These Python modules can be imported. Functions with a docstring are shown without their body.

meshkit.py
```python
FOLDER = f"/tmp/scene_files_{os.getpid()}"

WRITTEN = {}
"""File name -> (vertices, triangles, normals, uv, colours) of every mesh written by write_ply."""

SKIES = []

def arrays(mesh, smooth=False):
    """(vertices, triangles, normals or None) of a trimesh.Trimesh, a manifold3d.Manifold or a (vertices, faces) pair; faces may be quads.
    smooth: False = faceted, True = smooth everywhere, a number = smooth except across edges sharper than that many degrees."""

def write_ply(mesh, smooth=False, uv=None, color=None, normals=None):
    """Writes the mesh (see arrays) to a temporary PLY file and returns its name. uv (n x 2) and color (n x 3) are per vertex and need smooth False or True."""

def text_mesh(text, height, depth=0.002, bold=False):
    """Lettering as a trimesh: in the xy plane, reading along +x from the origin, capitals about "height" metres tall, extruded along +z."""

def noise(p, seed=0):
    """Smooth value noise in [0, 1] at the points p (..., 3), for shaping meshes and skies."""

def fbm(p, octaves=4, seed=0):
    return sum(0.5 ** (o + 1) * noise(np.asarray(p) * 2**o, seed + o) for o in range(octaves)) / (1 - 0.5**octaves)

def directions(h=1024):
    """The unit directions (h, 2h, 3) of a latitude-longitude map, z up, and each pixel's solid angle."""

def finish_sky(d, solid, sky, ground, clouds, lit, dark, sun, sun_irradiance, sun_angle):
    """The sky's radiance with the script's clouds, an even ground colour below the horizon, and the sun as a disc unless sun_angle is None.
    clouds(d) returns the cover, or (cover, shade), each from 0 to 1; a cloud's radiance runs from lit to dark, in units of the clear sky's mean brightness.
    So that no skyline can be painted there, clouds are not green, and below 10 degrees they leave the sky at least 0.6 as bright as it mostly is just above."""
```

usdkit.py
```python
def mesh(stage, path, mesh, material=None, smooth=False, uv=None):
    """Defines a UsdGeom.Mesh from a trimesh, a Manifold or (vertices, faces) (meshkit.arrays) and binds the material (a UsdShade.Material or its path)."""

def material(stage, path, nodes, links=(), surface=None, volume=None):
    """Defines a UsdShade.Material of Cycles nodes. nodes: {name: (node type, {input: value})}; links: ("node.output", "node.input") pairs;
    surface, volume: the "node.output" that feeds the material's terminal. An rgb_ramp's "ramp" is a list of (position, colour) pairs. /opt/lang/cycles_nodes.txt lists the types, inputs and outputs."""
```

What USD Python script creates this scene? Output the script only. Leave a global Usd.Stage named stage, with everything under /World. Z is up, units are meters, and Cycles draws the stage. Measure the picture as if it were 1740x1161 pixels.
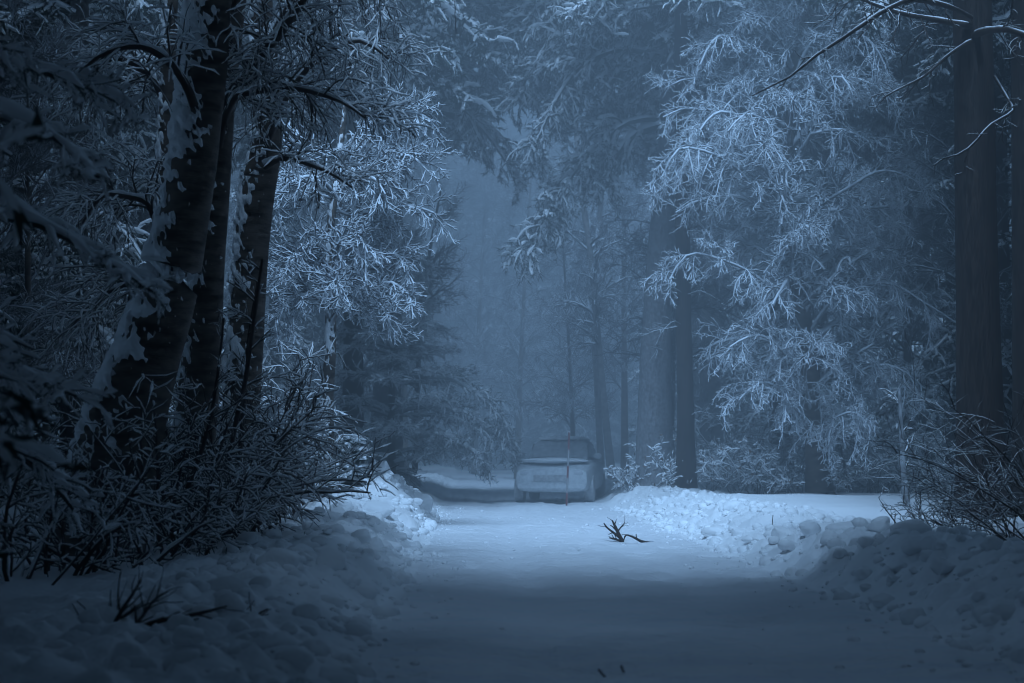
import math
import numpy as np, trimesh, usdkit, meshkit
from pxr import Usd, UsdGeom, UsdLux, UsdShade, Sdf, Gf, Vt

stage = Usd.Stage.CreateInMemory()
UsdGeom.SetStageUpAxis(stage, UsdGeom.Tokens.z)
UsdGeom.SetStageMetersPerUnit(stage, 1.0)
UsdGeom.Xform.Define(stage, '/World')
UsdGeom.Scope.Define(stage, '/World/Looks')

# ---------------------------------------------------------------- camera
EYE = np.array([0.0, 0.0, 1.15])
FPX = 3247.0                       # focal length in pixels of the 1740-wide photograph (30 degrees across)
YAW, PITCH = math.atan(70 / FPX), math.atan(187.5 / FPX)
FWD = np.array([math.sin(YAW) * math.cos(PITCH), math.cos(YAW) * math.cos(PITCH), math.sin(PITCH)])
RGT = np.array([math.cos(YAW), -math.sin(YAW), 0.0])
UPV = np.cross(RGT, FWD)
cam = UsdGeom.Camera.Define(stage, '/World/camera')
cam.CreateHorizontalApertureAttr(36.0)
cam.CreateVerticalApertureAttr(24.02)
cam.CreateFocalLengthAttr(36.0 * FPX / 1740)
cam.CreateClippingRangeAttr((0.1, 2000.0))
cam.CreateFStopAttr(2.8)
cam.CreateFocusDistanceAttr(29.0)
EXPOSURE = 3.1
cam.CreateExposureAttr(EXPOSURE)
m = Gf.Matrix4d(1.0)
for i, ax in enumerate((RGT, UPV, -FWD)):
    m.SetRow(i, Gf.Vec4d(*ax, 0))
m.SetRow(3, Gf.Vec4d(*EYE, 1))
cam.AddTransformOp().Set(m)

# ---------------------------------------------------------------- sky and moon
SUN = np.array([-0.08, -0.52, 0.85]); SUN /= np.linalg.norm(SUN)
SKY_STRENGTH = 0.004
MOON_INTENSITY = 0.4
dome = UsdLux.DomeLight.Define(stage, '/World/sky')
dome.CreateIntensityAttr(1.0)
dm = usdkit.material(stage, '/World/Looks/sky', {
    'sky': ('sky_texture', {'sky_type': 'single_scattering', 'sun_disc': False, 'sun_elevation': float(math.asin(SUN[2])),
                            'sun_rotation': float(math.atan2(SUN[0], SUN[1])), 'altitude': 100.0, 'air_density': 1.0,
                            'aerosol_density': 1.0, 'ozone_density': 2.0}),
    'tint': ('mix', {'mix_type': 'multiply', 'fac': 1.0, 'color2': (0.38, 0.74, 1.0)}),
    'bg': ('background_shader', {'strength': SKY_STRENGTH})},
    [('sky.color', 'tint.color1'), ('tint.color', 'bg.color')], surface='bg.background')
UsdShade.MaterialBindingAPI.Apply(dome.GetPrim()).Bind(dm)
dome.GetPrim().SetCustomDataByKey('kind', 'structure')
moon = UsdLux.DistantLight.Define(stage, '/World/moon')
moon.CreateNormalizeAttr(True)
moon.CreateIntensityAttr(MOON_INTENSITY)
moon.CreateAngleAttr(20.0)
moon.CreateColorAttr(Gf.Vec3f(0.38, 0.64, 1.0))
zx = np.cross([0, 0, 1.0], SUN); zx /= np.linalg.norm(zx)
m = Gf.Matrix4d(1.0)
for i, ax in enumerate((zx, np.cross(SUN, zx), SUN)):
    m.SetRow(i, Gf.Vec4d(*map(float, ax), 0))
moon.AddTransformOp().Set(m)

HAZE_DENSITY = 0.024
HAZE_BOX = ((-95, -45, -1.5), (95, 185, 28))

# ---------------------------------------------------------------- helpers
def W(px, py, d):
    """The point at depth d seen at pixel (px, py) of the photograph."""
    return EYE + d * (FWD + RGT * (px - 870.0) / FPX + UPV * (580.5 - py) / FPX)

used = {}
def path_of(name, parent='/World'):
    base = f'{parent}/{name}'
    k = used.get(base, 0)
    used[base] = k + 1
    return base if k == 0 else f'{base}_{k:03d}'

def tag(prim, label=None, cat=None, group=None, kind=None):
    for k, v in (('label', label), ('category', cat), ('group', group), ('kind', kind)):
        if v:
            prim.SetCustomDataByKey(k, v)
    return prim

def put(name, geo, mat, parent='/World'):
    """geo = (vertices, triangles, normals or None) as ONE Mesh."""
    v, f, n = geo
    if len(f) == 0:
        return None
    p = path_of(name, parent)
    g = UsdGeom.Mesh.Define(stage, p)
    g.CreatePointsAttr(Vt.Vec3fArray.FromNumpy(np.ascontiguousarray(v, np.float32)))
    g.CreateFaceVertexCountsAttr(Vt.IntArray.FromNumpy(np.full(len(f), 3, np.int32)))
    g.CreateFaceVertexIndicesAttr(Vt.IntArray.FromNumpy(np.ascontiguousarray(f, np.int32).ravel()))
    g.CreateSubdivisionSchemeAttr('none')
    if n is not None:
        g.CreateNormalsAttr(Vt.Vec3fArray.FromNumpy(np.ascontiguousarray(n, np.float32)))
        g.SetNormalsInterpolation('vertex')
    UsdShade.MaterialBindingAPI.Apply(g.GetPrim()).Bind(MAT[mat])
    return g.GetPrim()

def thing(name, label, cat, loc=(0, 0, 0), rz=0.0, group=None, scale=1.0):
    x = UsdGeom.Xform.Define(stage, path_of(name))
    x.AddTranslateOp().Set(Gf.Vec3d(*map(float, loc)))
    x.AddRotateZOp().Set(float(math.degrees(rz)))
    if scale != 1.0:
        x.AddScaleOp().Set(Gf.Vec3f(scale, scale, scale))
    return tag(x.GetPrim(), label, cat, group)

def copy(src, label, cat, loc, rz, group=None, scale=1.0, name=None):
    p = thing(name or src.GetName(), label, cat, loc, rz, group, scale)
    p.GetReferences().AddInternalReference(src.GetPath())
    p.SetInstanceable(True)
    return p

def cls(name):
    """A class prim that copies refer to."""
    return stage.CreateClassPrim(f'/World/Looks_{name}' if False else f'/{name}')

def join(*geos):
    V, F, N, o = [], [], [], 0
    for v, f, n in geos:
        if len(f) == 0:
            continue
        V.append(v); F.append(f + o); o += len(v)
        N.append(n if n is not None else np.zeros_like(v))
    if not V:
        return np.zeros((0, 3)), np.zeros((0, 3), int), None
    return np.vstack(V), np.vstack(F), (np.vstack(N) if all(g[2] is not None for g in geos if len(g[1])) else None)

def of(mesh, smooth=40):
    v, f, n = meshkit.arrays(mesh, smooth)
    return v, f, n

def norm(a):
    return a / np.maximum(np.linalg.norm(a, axis=-1, keepdims=True), 1e-9)

class Poly:
    """M polylines of N points each: points P, radii R, and the number of the bough each one belongs to."""
    def __init__(s, P, R, root):
        s.P, s.R, s.root = P, R, root
    def pick(s, r):
        k = s.root == r
        return Poly(s.P[k], s.R[k], s.root[k])
    def shift(s, o):
        return Poly(s.P - np.asarray(o), s.R, s.root)

def frames(P):
    t = norm(np.gradient(P, axis=1))
    z = np.zeros_like(t); z[..., 2] = 1
    flat = np.abs(t[..., 2]) > 0.97
    z[flat] = (0.0, 1.0, 0.0)
    a = norm(np.cross(t, z))
    return t, a, np.cross(a, t)

def tubes(pl, sides=4, rb=1.0, cap=False):
    """All polylines of pl as tubes; rb squashes them vertically."""
    P, R = pl.P, pl.R
    M, N = P.shape[:2]
    if M == 0:
        return np.zeros((0, 3)), np.zeros((0, 3), int), np.zeros((0, 3))
    t, a, b = frames(P)
    an = np.arange(sides) * 2 * np.pi / sides + 0.4
    d = np.cos(an)[None, None, :, None] * a[:, :, None] + rb * np.sin(an)[None, None, :, None] * b[:, :, None]
    v = P[:, :, None] + R[:, :, None, None] * d
    i, j = np.meshgrid(np.arange(N - 1), np.arange(sides), indexing='ij')
    q = np.stack([i * sides + j, (i + 1) * sides + j, (i + 1) * sides + (j + 1) % sides, i * sides + (j + 1) % sides], -1).reshape(-1, 4)
    f = np.vstack([q[:, [0, 1, 2]], q[:, [0, 2, 3]]])
    f = (f[None] + (np.arange(M) * N * sides)[:, None, None]).reshape(-1, 3)
    return v.reshape(-1, 3), f, norm(d).reshape(-1, 3)

def snow_on(pl, rng, fat=1.2, lift=0.8, rmin=0.008, sides=4, lump=0.6, rb=0.8, power=1.0):
    """Snow lying along the upper side of every polyline, lumpy, thinner where the branch stands steep."""
    P, R = pl.P, pl.R
    t = norm(np.gradient(P, axis=1))
    flat = np.sqrt(np.maximum(1 - t[..., 2] ** 2, 0)) ** power
    k = (1 - lump) + lump * 2 * rng.random(R.shape)
    end = np.ones(R.shape[1]); end[-1] = 0.35; end[0] = 0.6
    rs = np.maximum(R * fat, rmin) * k * flat * end[None]
    Q = P.copy(); Q[..., 2] += R * lift + rs * rb * 0.6
    return tubes(Poly(Q, rs, pl.root), sides, rb)

def needles(pl, rng, per, ln, wd, spread=0.9, down=0.15):
    """Needle-like slivers standing off every polyline."""
    P = pl.P
    M, N = P.shape[:2]
    if M == 0:
        return np.zeros((0, 3)), np.zeros((0, 3), int), None
    s = rng.random((M, per)) * (N - 1.001)
    i = s.astype(int); fr = (s - i)[..., None]
    m_ = np.arange(M)[:, None]
    p = P[m_, i] * (1 - fr) + P[m_, i + 1] * fr
    t = norm(P[m_, i + 1] - P[m_, i])
    d = norm(t * 0.55 + spread * rng.normal(size=p.shape) * 0.75 + np.array([0, 0, -down]))
    side = norm(np.cross(d, rng.normal(size=d.shape)))
    l = ln * (0.6 + 0.8 * rng.random((M, per, 1)))
    v = np.stack([p - side * wd * 0.5, p + side * wd * 0.5, p + d * l], 2)
    f = np.arange(M * per * 3).reshape(-1, 3)
    return v.reshape(-1, 3), f, None

def spawn(par, rng, n, t=(0.15, 1.0), ang=(30, 65), L=(0.3, 0.6), shrink=0.6, r=0.6, rmin=0.003, tip=0.35, droop=0.5,
          N=5, jit=0.12, planar=0.0, up=0.0, rmax=9.0):
    """n children on every polyline of par."""
    P, R = par.P, par.R
    M, K = P.shape[:2]
    tt = t[0] + (t[1] - t[0]) * (np.arange(n)[None] + rng.random((M, n))) / n
    s = np.clip(tt, 0, 0.9999) * (K - 1)
    i = np.minimum(s.astype(int), K - 2); fr = (s - i)[..., None]
    m_ = np.arange(M)[:, None]
    o = P[m_, i] * (1 - fr) + P[m_, i + 1] * fr
    rad = R[m_, i] * (1 - fr[..., 0]) + R[m_, i + 1] * fr[..., 0]
    tan = norm(P[m_, i + 1] - P[m_, i])
    perp = norm(np.cross(tan, rng.normal(size=tan.shape)))
    if planar:
        sd = norm(np.cross(tan, np.broadcast_to([0, 0, 1.0], tan.shape) + 1e-3))
        sign = np.where((np.arange(n)[None, :, None] + rng.integers(0, 2, (M, 1, 1))) % 2 == 0, 1.0, -1.0)
        perp = norm(perp * (1 - planar) + sd * sign * planar)
    a = np.radians(ang[0] + (ang[1] - ang[0]) * rng.random((M, n, 1)))
    d = norm(np.cos(a) * tan + np.sin(a) * perp + np.array([0, 0, up]))
    ln = (L[0] + (L[1] - L[0]) * rng.random((M, n))) * (1 - shrink * tt)
    rr = np.minimum(np.maximum(rad * r, rmin), rmax)
    T = M * n
    Q = np.empty((T, N, 3)); Q[:, 0] = o.reshape(T, 3)
    d = d.reshape(T, 3); st = (ln / (N - 1)).reshape(T, 1)
    for k in range(1, N):
        Q[:, k] = Q[:, k - 1] + d * st
        d = norm(d + np.array([0, 0, -1.0]) * droop * st + jit * rng.normal(size=d.shape))
    RR = rr.reshape(T, 1) * np.linspace(1, tip, N)[None]
    return Poly(Q, RR, np.repeat(par.root, n))

def limbs_from(origins, az, elev, L, r0, droop, rng, N=8, jit=0.06, tip=0.25):
    n = len(origins)
    az, elev, L, r0, droop = (np.broadcast_to(np.asarray(x, float), (n,)) for x in (az, elev, L, r0, droop))
    d = np.stack([np.cos(elev) * np.sin(az), np.cos(elev) * np.cos(az), np.sin(elev)], 1)
    Q = np.empty((n, N, 3)); Q[:, 0] = origins
    st = (L / (N - 1))[:, None]
    for k in range(1, N):
        Q[:, k] = Q[:, k - 1] + d * st
        d = norm(d + np.array([0, 0, -1.0]) * droop[:, None] * st + jit * rng.normal(size=d.shape))
    return Poly(Q, r0[:, None] * np.linspace(1, tip, N)[None], np.arange(n))

def smooth_line(pts, n):
    """pts: rows of x, y, z, radius -> n smooth samples."""
    from scipy.interpolate import PchipInterpolator
    pts = np.asarray(pts, float)
    s = np.concatenate([[0], np.cumsum(np.linalg.norm(np.diff(pts[:, :3], axis=0), axis=1))])
    return PchipInterpolator(s / s[-1], pts)(np.linspace(0, 1, n))

def pxline(rows, n=40):
    """rows of pixel x, pixel y, width in pixels, depth -> n rows of x, y, z, radius."""
    return smooth_line([[*W(a, b, d), 0.5 * w * d / FPX] for a, b, w, d in rows], n)

def trunk_geo(line, rng, sides=20, rough=0.06, flare=0.0, seed=0, freq=3.0):
    P = line[None, :, :3]; R = line[None, :, 3]
    v, f, n = tubes(Poly(P, R, np.zeros(1, int)), sides)
    c = np.repeat(line[:, :3], sides, 0); r = np.repeat(line[:, 3], sides)
    k = (meshkit.fbm(v * freq * np.array([1, 1, 0.45]), 4, seed) - 0.5) * 2 * rough
    if flare:
        h = np.repeat(np.linspace(0, 1, len(line)), sides)
        k = k + flare * np.exp(-h * 18)
    v = c + (v - c) * (1 + k[:, None])
    m_ = trimesh.Trimesh(v, f, process=False)
    return meshkit.arrays(m_, True)

def trunk_snow(line, rng, toward, amount=0.5, thick=0.05, sides=26, seed=0, freq=2.6, n=90, bark=(0.08, 3, 3.0)):
    """Wind-packed snow plastered on one side of a trunk, as a shell that sinks under the bark where there is none."""
    line = smooth_line(line, n)
    v, f, nn = tubes(Poly(line[None, :, :3], line[None, :, 3], np.zeros(1, int)), sides)
    c = np.repeat(line[:, :3], sides, 0); r = np.repeat(line[:, 3], sides)
    toward = np.asarray(toward, float) / np.linalg.norm(toward)
    face = nn @ toward
    k = (meshkit.fbm(v * bark[2] * np.array([1, 1, 0.45]), 4, bark[1]) - 0.5) * 2 * bark[0]
    big = meshkit.fbm(v * freq * np.array([1, 1, 0.8]), 3, seed) - 0.5
    fine = meshkit.fbm(v * freq * 5.0 * np.array([1, 1, 0.7]), 4, seed + 7) - 0.5
    vf = meshkit.fbm(v * freq * 14.0, 3, seed + 17) - 0.5
    mask = face * 0.9 + big * 1.5 + fine * 2.6 + vf * 2.2 - (0.75 - amount)
    off = np.where(mask > 0, thick * (1 - np.exp(-mask * 2.2)) * (1 + fine * 1.2), mask * thick * 3)
    off = np.maximum(off, -0.3 * r)
    v = c + (v - c) * (1 + k + off / r)[:, None]
    f = f[(mask[f] > -0.3).any(1)]
    m_ = trimesh.Trimesh(v, f, process=False)
    m_.remove_unreferenced_vertices()
    return meshkit.arrays(m_, True)

def blob(rng, size, seed, sub=2, amp=0.35, freq=1.3):
    s = trimesh.creation.icosphere(sub)
    v = np.array(s.vertices)
    k = 1 + (meshkit.fbm(v * freq + seed * 3.7, 3, seed) - 0.5) * 2 * amp
    v = v * k[:, None] * np.asarray(size)
    return meshkit.arrays(trimesh.Trimesh(v, s.faces, process=False), True)

# ---------------------------------------------------------------- materials
MAT = {}
def mat(name, nodes, links, surface='p.BSDF'):
    MAT[name] = usdkit.material(stage, '/World/Looks/' + name, nodes, links, surface=surface)

def plain(name, color, rough=0.6, color2=None, scale=6.0, bump=0.0, bscale=30.0, stretch=(1, 1, 1), spec=0.3, lo=0.35, hi=0.65):
    nodes = {'g': ('geometry', {}), 'm': ('mapping', {'scale': stretch}),
             'n': ('noise_texture', {'scale': scale, 'detail': 4.0, 'roughness': 0.6}),
             'c': ('rgb_ramp', {'ramp': [(0, color), (lo, color), (hi, color2 or color), (1, color2 or color)]}),
             'p': ('principled_bsdf', {'roughness': rough, 'specular_ior_level': spec})}
    links = [('g.position', 'm.vector'), ('m.vector', 'n.vector'), ('n.fac', 'c.fac'), ('c.color', 'p.base_color')]
    if bump:
        nodes['b'] = ('noise_texture', {'scale': bscale, 'detail': 5.0, 'roughness': 0.65})
        nodes['bb'] = ('bump', {'strength': 0.8, 'distance': bump})
        links += [('m.vector', 'b.vector'), ('b.fac', 'bb.height'), ('bb.normal', 'p.normal')]
    mat(name, nodes, links)

def snowed(name, bark, snow, thr=0.25, width=0.25, noise=0.5, scale=9.0, rough=0.7, stretch=(1, 1, 1), bscale=4.0, bark2=None, bump=0.006):
    """Bark or needles that carry snow or rime on their upper side."""
    nodes = {'g': ('geometry', {}), 's': ('separate_xyz', {}), 'm': ('mapping', {'scale': stretch}),
             'n': ('noise_texture', {'scale': scale, 'detail': 3.0}),
             'n2': ('noise_texture', {'scale': bscale, 'detail': 5.0, 'roughness': 0.65}),
             'bk': ('rgb_ramp', {'ramp': [(0, bark), (0.38, bark), (0.6, bark2 or bark), (1, bark2 or bark)]}),
             'a': ('math', {'math_type': 'multiply_add', 'value2': noise, 'value3': -0.5 * noise}),
             'b': ('math', {'math_type': 'add'}),
             'r': ('map_range', {'from_min': thr - width, 'from_max': thr + width, 'to_min': 0.0, 'to_max': 1.0, 'clamp': True}),
             'x': ('mix', {'color2': snow}), 'bp': ('bump', {'strength': 0.7, 'distance': bump}),
             'p': ('principled_bsdf', {'roughness': rough, 'specular_ior_level': 0.2})}
    links = [('g.normal', 's.vector'), ('g.position', 'n.vector'), ('g.position', 'm.vector'), ('m.vector', 'n2.vector'), ('n2.fac', 'bk.fac'),
             ('n.fac', 'a.value1'), ('a.value', 'b.value1'), ('s.z', 'b.value2'), ('b.value', 'r.value'), ('r.result', 'x.fac'),
             ('bk.color', 'x.color1'), ('x.color', 'p.base_color'), ('n2.fac', 'bp.height'), ('bp.normal', 'p.normal')]
    mat(name, nodes, links)

SNOW = (0.89, 0.91, 0.93)
plain('snow', SNOW, 0.65, (0.92, 0.93, 0.94), 3.0, 0.012, 22.0)
plain('snow_lane', (0.80, 0.82, 0.85), 0.6, (0.90, 0.91, 0.93), 2.2, 0.07, 7.0, stretch=(0.6, 1.5, 1))
plain('clump', SNOW, 0.7, (0.88, 0.9, 0.92), 5.0, 0.01, 40.0)
plain('rime', (0.74, 0.78, 0.83), 0.7, (0.84, 0.87, 0.9), 8.0)
snowed('frost_twig', (0.09, 0.08, 0.08), (0.76, 0.80, 0.84), thr=-0.45, width=0.35, noise=0.9)
snowed('frost_dim', (0.07, 0.065, 0.065), (0.62, 0.66, 0.7), thr=0.05, width=0.4, noise=0.9)
snowed('twig', (0.035, 0.026, 0.022), (0.7, 0.73, 0.77), thr=0.9, width=0.2, noise=0.4, bark2=(0.055, 0.04, 0.033))
snowed('birch_bark', (0.030, 0.024, 0.020), (0.75, 0.78, 0.8), thr=1.25, width=0.3, noise=0.8, bark2=(0.16, 0.13, 0.11), stretch=(1.2, 1.2, 5.0), bscale=3.0, bump=0.02)
snowed('pine_bark', (0.016, 0.013, 0.012), (0.7, 0.73, 0.76), thr=1.3, width=0.3, noise=0.8, bark2=(0.055, 0.040, 0.034), stretch=(9, 9, 1.3), bscale=3.0, bump=0.04)
snowed('needle', (0.014, 0.024, 0.017), (0.55, 0.6, 0.64), thr=1.0, width=0.5, noise=0.9, bark2=(0.022, 0.036, 0.026))
snowed('needle_rime', (0.12, 0.14, 0.14), (0.68, 0.72, 0.76), thr=0.2, width=0.6, noise=1.0)
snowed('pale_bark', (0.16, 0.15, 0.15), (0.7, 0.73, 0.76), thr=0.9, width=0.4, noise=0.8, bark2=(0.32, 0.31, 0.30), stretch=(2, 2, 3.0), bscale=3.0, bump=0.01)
snowed('rimed_pine_bark', (0.05, 0.045, 0.043), (0.62, 0.66, 0.7), thr=0.5, width=0.8, noise=1.2, scale=16.0, bark2=(0.12, 0.10, 0.095), stretch=(7, 7, 1.3), bscale=3.0, bump=0.04)
plain('dead_leaf', (0.10, 0.052, 0.032), 0.7, (0.16, 0.09, 0.055), 9.0)
plain('grass_stalk', (0.09, 0.07, 0.05), 0.8)
plain('car_paint', (0.46, 0.49, 0.51), 0.7, (0.66, 0.69, 0.71), 14.0, lo=0.35, hi=0.7)
plain('car_glass', (0.50, 0.53, 0.55), 0.6, (0.68, 0.70, 0.72), 9.0)
plain('rubber', (0.28, 0.29, 0.30), 0.8, (0.50, 0.51, 0.52), 15.0)
plain('rim_metal', (0.35, 0.35, 0.36), 0.4)
plain('lamp_cover', (0.5, 0.52, 0.55), 0.15)
plain('band_red', (0.20, 0.045, 0.05), 0.7, (0.16, 0.045, 0.05), 20.0)
plain('band_white', (0.34, 0.34, 0.35), 0.6, (0.28, 0.28, 0.29), 20.0)

# ---------------------------------------------------------------- the ground: one sheet cut along the lane into field, bank, lane, bank, field
def sstep(a, b, x):
    t = np.clip((x - a) / (b - a), 0, 1)
    return t * t * (3 - 2 * t)

def fb(x, y, f, o=3, seed=0):
    return meshkit.fbm(np.stack([x * f, y * f, np.zeros_like(x)], -1), o, seed) - 0.5

def ground(x, y):
    x = np.asarray(x, float); y = np.asarray(y, float)
    toeL = -0.60 + fb(x * 0, y, 0.5, 3, 3) * 0.30
    toeR = 2.92 + fb(x * 0, y, 0.5, 3, 5) * 0.34
    u, v = toeL - x, x - toeR
    crL = 0.24 + 0.06 * sstep(12, 20, y) + 0.44 * sstep(26.0, 29.2, y) * (1 - sstep(32.6, 34.0, y)) - 0.10 * sstep(34, 37, y) + 0.25 * fb(x * 0, y, 0.45, 3, 11)
    fldL = 0.20 + 0.05 * np.clip(u - 2.2, 0, 12) + 0.20 * fb(x, y, 0.25, 3, 21)
    pkL = np.clip(u / 0.85, 0, 1)
    hL = crL * np.sin(pkL * np.pi / 2) ** 1.3
    hL = np.where(u > 0.85, fldL + (crL - fldL) * (1 - sstep(0.95, 2.4, u)), hL)
    crR = 0.35 - 0.08 * sstep(28, 34, y) + 0.10 * sstep(37.5, 39.5, y) * (1 - sstep(42, 44, y)) + 0.22 * fb(x * 0, y, 0.4, 3, 13)
    fldR = 0.27 + 0.03 * np.clip(v - 3.0, 0, 12) * sstep(34, 42, y) + 0.16 * fb(x, y, 0.22, 3, 23)
    pkR = np.clip(v / 1.0, 0, 1)
    hR = crR * np.sin(pkR * np.pi / 2) ** 1.3
    hR = np.where(v > 1.0, fldR + (crR - fldR) * (1 - sstep(1.1, 2.3, v)), hR)
    z = np.where(u > 0, hL, np.where(v > 0, hR, 0.0))
    bank = np.maximum(sstep(0.0, 0.35, u) * (1 - sstep(1.6, 2.6, u)), sstep(0.0, 0.35, v) * (1 - sstep(1.7, 2.7, v)))
    lum = np.abs(fb(x, y, 2.2, 3, 31)) * 0.50 + np.abs(fb(x, y, 5.0, 2, 33)) * 0.30 + np.abs(fb(x, y, 11.0, 2, 35)) * 0.14
    z = z + bank * (lum - 0.10) * 0.62
    lane = (1 - sstep(-0.1, 0.3, u)) * (1 - sstep(-0.1, 0.3, v))
    z = z + lane * (fb(x * 0.6, y, 1.7, 4, 41) * 0.055 - 0.030 * np.exp(-((x - 0.45) / 0.25) ** 2) - 0.030 * np.exp(-((x - 1.95) / 0.25) ** 2) + np.maximum(fb(x * 0.7, y, 5.5, 3, 43), 0) * 0.09 - np.maximum(fb(x, y * 0.8, 3.4, 2, 47) - 0.16, 0) * 0.22)
    z = z + (1 - lane) * (1 - bank) * fb(x, y, 1.1, 3, 51) * 0.06
    return z

yl = np.concatenate([np.linspace(-40, 5, 40), np.geomspace(5, 60, 430)[1:], np.geomspace(60, 180, 60)[1:]])
xd = np.arange(-4.4, 7.21, 0.035)
out = np.geomspace(0.05, 84, 34)
xl = np.concatenate([(-4.4 - out)[::-1], xd, xd[-1] + out])
X, Y = np.meshgrid(xl, yl, indexing='ij')
Z = ground(X, Y)
def strip(a, b):
    i = np.searchsorted(xl, a - 1e-6); j = np.searchsorted(xl, b - 1e-6) + 1
    x, y, z = X[i:j], Y[i:j], Z[i:j]
    m_, n_ = x.shape
    k = np.arange((m_ - 1) * n_).reshape(m_ - 1, n_)[:, :-1].ravel()
    f = np.vstack([np.stack([k, k + n_, k + n_ + 1], 1), np.stack([k, k + n_ + 1, k + 1], 1)])
    gx = np.gradient(Z, axis=0) / np.gradient(X, axis=0); gy = np.gradient(Z, axis=1) / np.gradient(Y, axis=1)
    n = norm(np.stack([-gx, -gy, np.ones_like(gx)], -1))[i:j]
    return np.stack([x, y, z], -1).reshape(-1, 3), f, n.reshape(-1, 3)
def near(v):
    return xl[np.argmin(abs(xl - v))]
cuts = [xl[0], near(-3.2), near(-0.5), near(2.85), near(5.3), xl[-1]]
def setting(name, a, b, mt, label, cat):
    return tag(put(name, strip(a, b), mt), label, cat, kind='structure')
setting('snow_field', cuts[0], cuts[1], 'snow', 'smooth deep snow on the forest floor left of the lane', 'snow')
bankL = setting('snow_bank', cuts[1], cuts[2], 'snow', 'lumpy ploughed snow bank along the left edge of the lane', 'snow bank')
setting('forest_lane', cuts[2], cuts[3], 'snow_lane', 'snow covered lane running straight into the hazy forest', 'lane')
bankR = setting('snow_bank', cuts[3], cuts[4], 'snow', 'lumpy ploughed snow bank along the right edge of the lane', 'snow bank')
setting('snow_field', cuts[4], cuts[5], 'snow', 'flat snow clearing and forest floor right of the lane', 'snow')

rng = np.random.default_rng(5)
def lump(seed, fine=True):
    """A broken lump of ploughed snow: an irregular hull with worn edges."""
    r = np.random.default_rng(900 + seed)
    p = norm(r.normal(size=(15, 3))) * r.uniform(0.75, 1.15, (15, 1))
    h = trimesh.convex.convex_hull(p).subdivide()
    if fine:
        h = h.subdivide()
    trimesh.smoothing.filter_laplacian(h, iterations=3 if fine else 1)
    v = np.array(h.vertices); n = np.array(h.vertex_normals)
    v = v + n * ((meshkit.fbm(v * 2.2 + seed, 3, seed) - 0.5) * 0.30)[:, None]
    return meshkit.arrays(trimesh.Trimesh(v, h.faces, process=False), True)
shapes = [lump(s) for s in range(9)]
small = [lump(s, False) for s in range(9)]
low = [blob(rng, (1, 1, 1), 40 + q, 1, 0.5, 1.6) for q in range(6)]
def chunk(parent, x, y, s, k, sink=0.35):
    v, f, n = (shapes if s > 0.085 else small)[k % 9]
    a = rng.random() * 6.28; c, sn = math.cos(a), math.sin(a)
    sc = np.array([s * (0.9 + 0.5 * rng.random()), s * (0.8 + 0.4 * rng.random()), s * (0.60 + 0.3 * rng.random())])
    q, nn = v * sc, norm(n / sc)
    rot = np.array([[c, -sn, 0], [sn, c, 0], [0, 0, 1]])
    q, nn = q @ rot.T, nn @ rot.T
    z = float(ground(x, y))
    return put('snow_chunk', (q + [x, y, z + sc[2] * (0.5 - sink)], f, nn), 'snow', str(parent.GetPath()))
for k in range(230):
    y = 8.5 + 26 * rng.random() ** 1.2
    chunk(bankL, -0.62 - 1.35 * rng.random() ** 1.3, y, 0.035 + 0.10 * rng.random() ** 2.4, k)
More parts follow.
